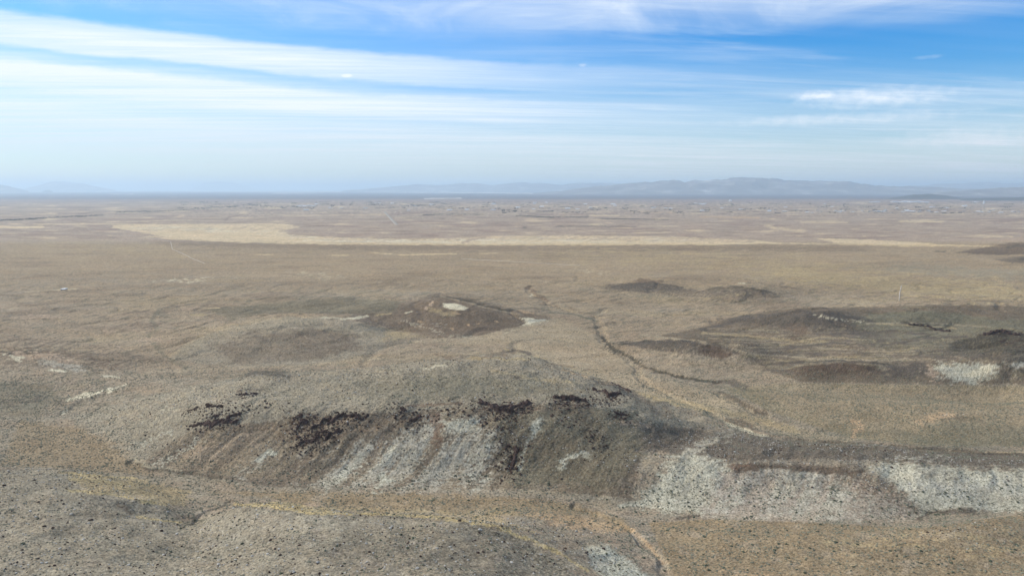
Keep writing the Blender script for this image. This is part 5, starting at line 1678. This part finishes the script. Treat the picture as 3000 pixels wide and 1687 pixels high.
for i, (u_, v_, sc) in enumerate(((2556, 592.6, .8), (2568, 592.4, .9), (2621, 592.4, 1.1), (2640, 592.8, .7), (2655, 592.4, 1.5), (2672, 592.8, 1.2), (2690, 592.4, 1.3), (2712, 592.6, .9), (2860, 593.2, .8))):
    building("warehouse", P_ware, u_, v_, random.uniform(-0.2, 0.2), "bright white long building in the row at the valley's far edge below the buttes", "warehouse", "white buildings in the far row", sc)
for i in range(46):
    u_ = random.choice([random.uniform(850, 2000), random.uniform(1500, 3000)])
    v_ = random.uniform(594, 618)
    building("barn", P_barn, u_, v_, random.uniform(-0.3, 0.3), "pale barn roof among the fields and tree rows of the valley town", "barn", "barns across the valley", random.uniform(0.6, 1.2))
for i in range(60):
    u_ = random.uniform(2250, 2990)
    v_ = random.uniform(616, 624)
    building("house", random.choice([P_house, P_shed]), u_, v_, random.uniform(-0.6, 0.6), "small pale house along the near fringe of the valley town", "house", "houses on the near fringe of the town", random.uniform(0.8, 1.3))
for i in range(10):
    building("farm_shed", P_shed, 875 + i * 5 + random.uniform(-2, 2), 604 + random.uniform(-1, 1), 0.1, "white shed in the cluster on the left side of the valley", "shed", "white shed cluster at the left", 1.2)
# domed hall and tower
x, y, z = place(2140, 589.5)
dm = empty("domed_hall", (x, y, z), 0, "white domed building standing alone above the town roofs", "domed building")
dv = IV2.copy() * np.array([28, 28, 22])
dv[:, 2] = np.maximum(dv[:, 2], 0)
part("dome", mesh_from("dome", dv + np.array([0, 0, 12]), IF2, M_white, True), dm)


def cyl(r0, r1, z0, z1, n=16):
    v, f = [], []
    for k in range(n):
        a = 2 * math.pi * k / n
        v += [(r0 * math.cos(a), r0 * math.sin(a), z0), (r1 * math.cos(a), r1 * math.sin(a), z1)]
    for k in range(n):
        j = (k + 1) % n
        f.append((2 * k, 2 * j, 2 * j + 1, 2 * k + 1))
    f.append(tuple(2 * k + 1 for k in range(n)))
    f.append(tuple(2 * k for k in reversed(range(n))))
    return v, f


part("wall", mesh_from("wall", *cyl(27, 27, -1, 12), M_white), dm)
x, y, z = place(2882, 597)
tw = empty("grain_silo", (x, y, z), 0, "tall white silo rising at the right of the town", "silo")
part("tank", mesh_from("tank", *cyl(13, 13, -1, 50), M_white), tw)
part("roof", mesh_from("roof", *cyl(13.6, 2, 50, 56), M_metal), tw)

# ------------------------------------------------------------------ tree rows of the valley
tm = [tree_mesh("valley_tree", M_tree, i) for i in range(4)]


def tree_rows(name, label, lines, n, size, jit_v=1.2):
    xs, ys, ss = [], [], []
    for ln in lines:
        ln = np.array(ln, float)
        m = int(n / len(lines))
        t = RNG.uniform(0, len(ln) - 1, m)
        i0 = np.minimum(t.astype(int), len(ln) - 2)
        p = ln[i0] + (ln[i0 + 1] - ln[i0]) * (t - i0)[:, None]
        vv = p[:, 1] + RNG.normal(0, jit_v, m)
        Y = ZC / tdep(vv)
        d = (vv - CV) / FPX
        Xx = (p[:, 0] - CU) / FPX / (math.cos(PITCH) - d * math.sin(PITCH)) * Y
        xs.append(Xx); ys.append(Y)
        ss.append(RNG.uniform(0.7, 1.3, m) * size)
    X_, Y2_, s = np.concatenate(xs), np.concatenate(ys), np.concatenate(ss)
    p = np.stack([X_, Y2_, height(X_, Y2_) - 0.2], -1)
    return scatter(name, label, tm, p, np.stack([s * 1.3, s * 1.3, s], -1), RNG.uniform(0, 6.28, len(s)))


tree_rows("treeline", "grey row of trees along the river at the left", [[(-20, 647), (80, 643), (170, 637), (300, 631)], [(340, 622), (420, 620), (500, 618), (640, 608), (700, 604)]], 600, 6, 1.1)
rows = []
for i in range(200):
    u0 = random.uniform(500, 2950)
    v0 = random.uniform(594, 626) if u0 > 1400 else random.uniform(592, 612)
    ln = random.uniform(8, 40)
    rows.append([(u0, v0), (u0 + ln, v0 + random.uniform(-0.6, 0.6))])
tree_rows("orchard_trees", "rows and clumps of bare trees through the valley town", rows, 4200, 7, 0.8)
tree_rows("thicket", "dark thickets strung across the flats beyond the playa", [[(1510, 632), (1600, 636), (1725, 637)], [(1760, 641), (1960, 644)], [(1240, 630), (1290, 628), (1420, 629)]], 1500, 3.0, 0.9)

# ------------------------------------------------------------------ haze
hx = 150000.0
v, f = box(-hx, hx, -31000, 141000, -60, 960)
hm = bpy.data.materials.new("haze_air")
hm.use_nodes = True
ht = hm.node_tree
for n in list(ht.nodes):
    ht.nodes.remove(n)
pv_ = N(ht, "ShaderNodeVolumePrincipled")
pv_.inputs["Color"].default_value = (0.68, 0.855, 0.98, 1)
pv_.inputs["Density"].default_value = 3.5e-5
pv_.inputs["Anisotropy"].default_value = 0.25
ho = N(ht, "ShaderNodeOutputMaterial")
ht.links.new(pv_.outputs[0], ho.inputs["Volume"])
hz_o = bpy.data.objects.new("haze", mesh_from("haze", v, f, hm))
COL.objects.link(hz_o)
hz_o["kind"] = "stuff"
hz_o["label"] = "pale blue haze lying over the valley"
tick("scene ready")
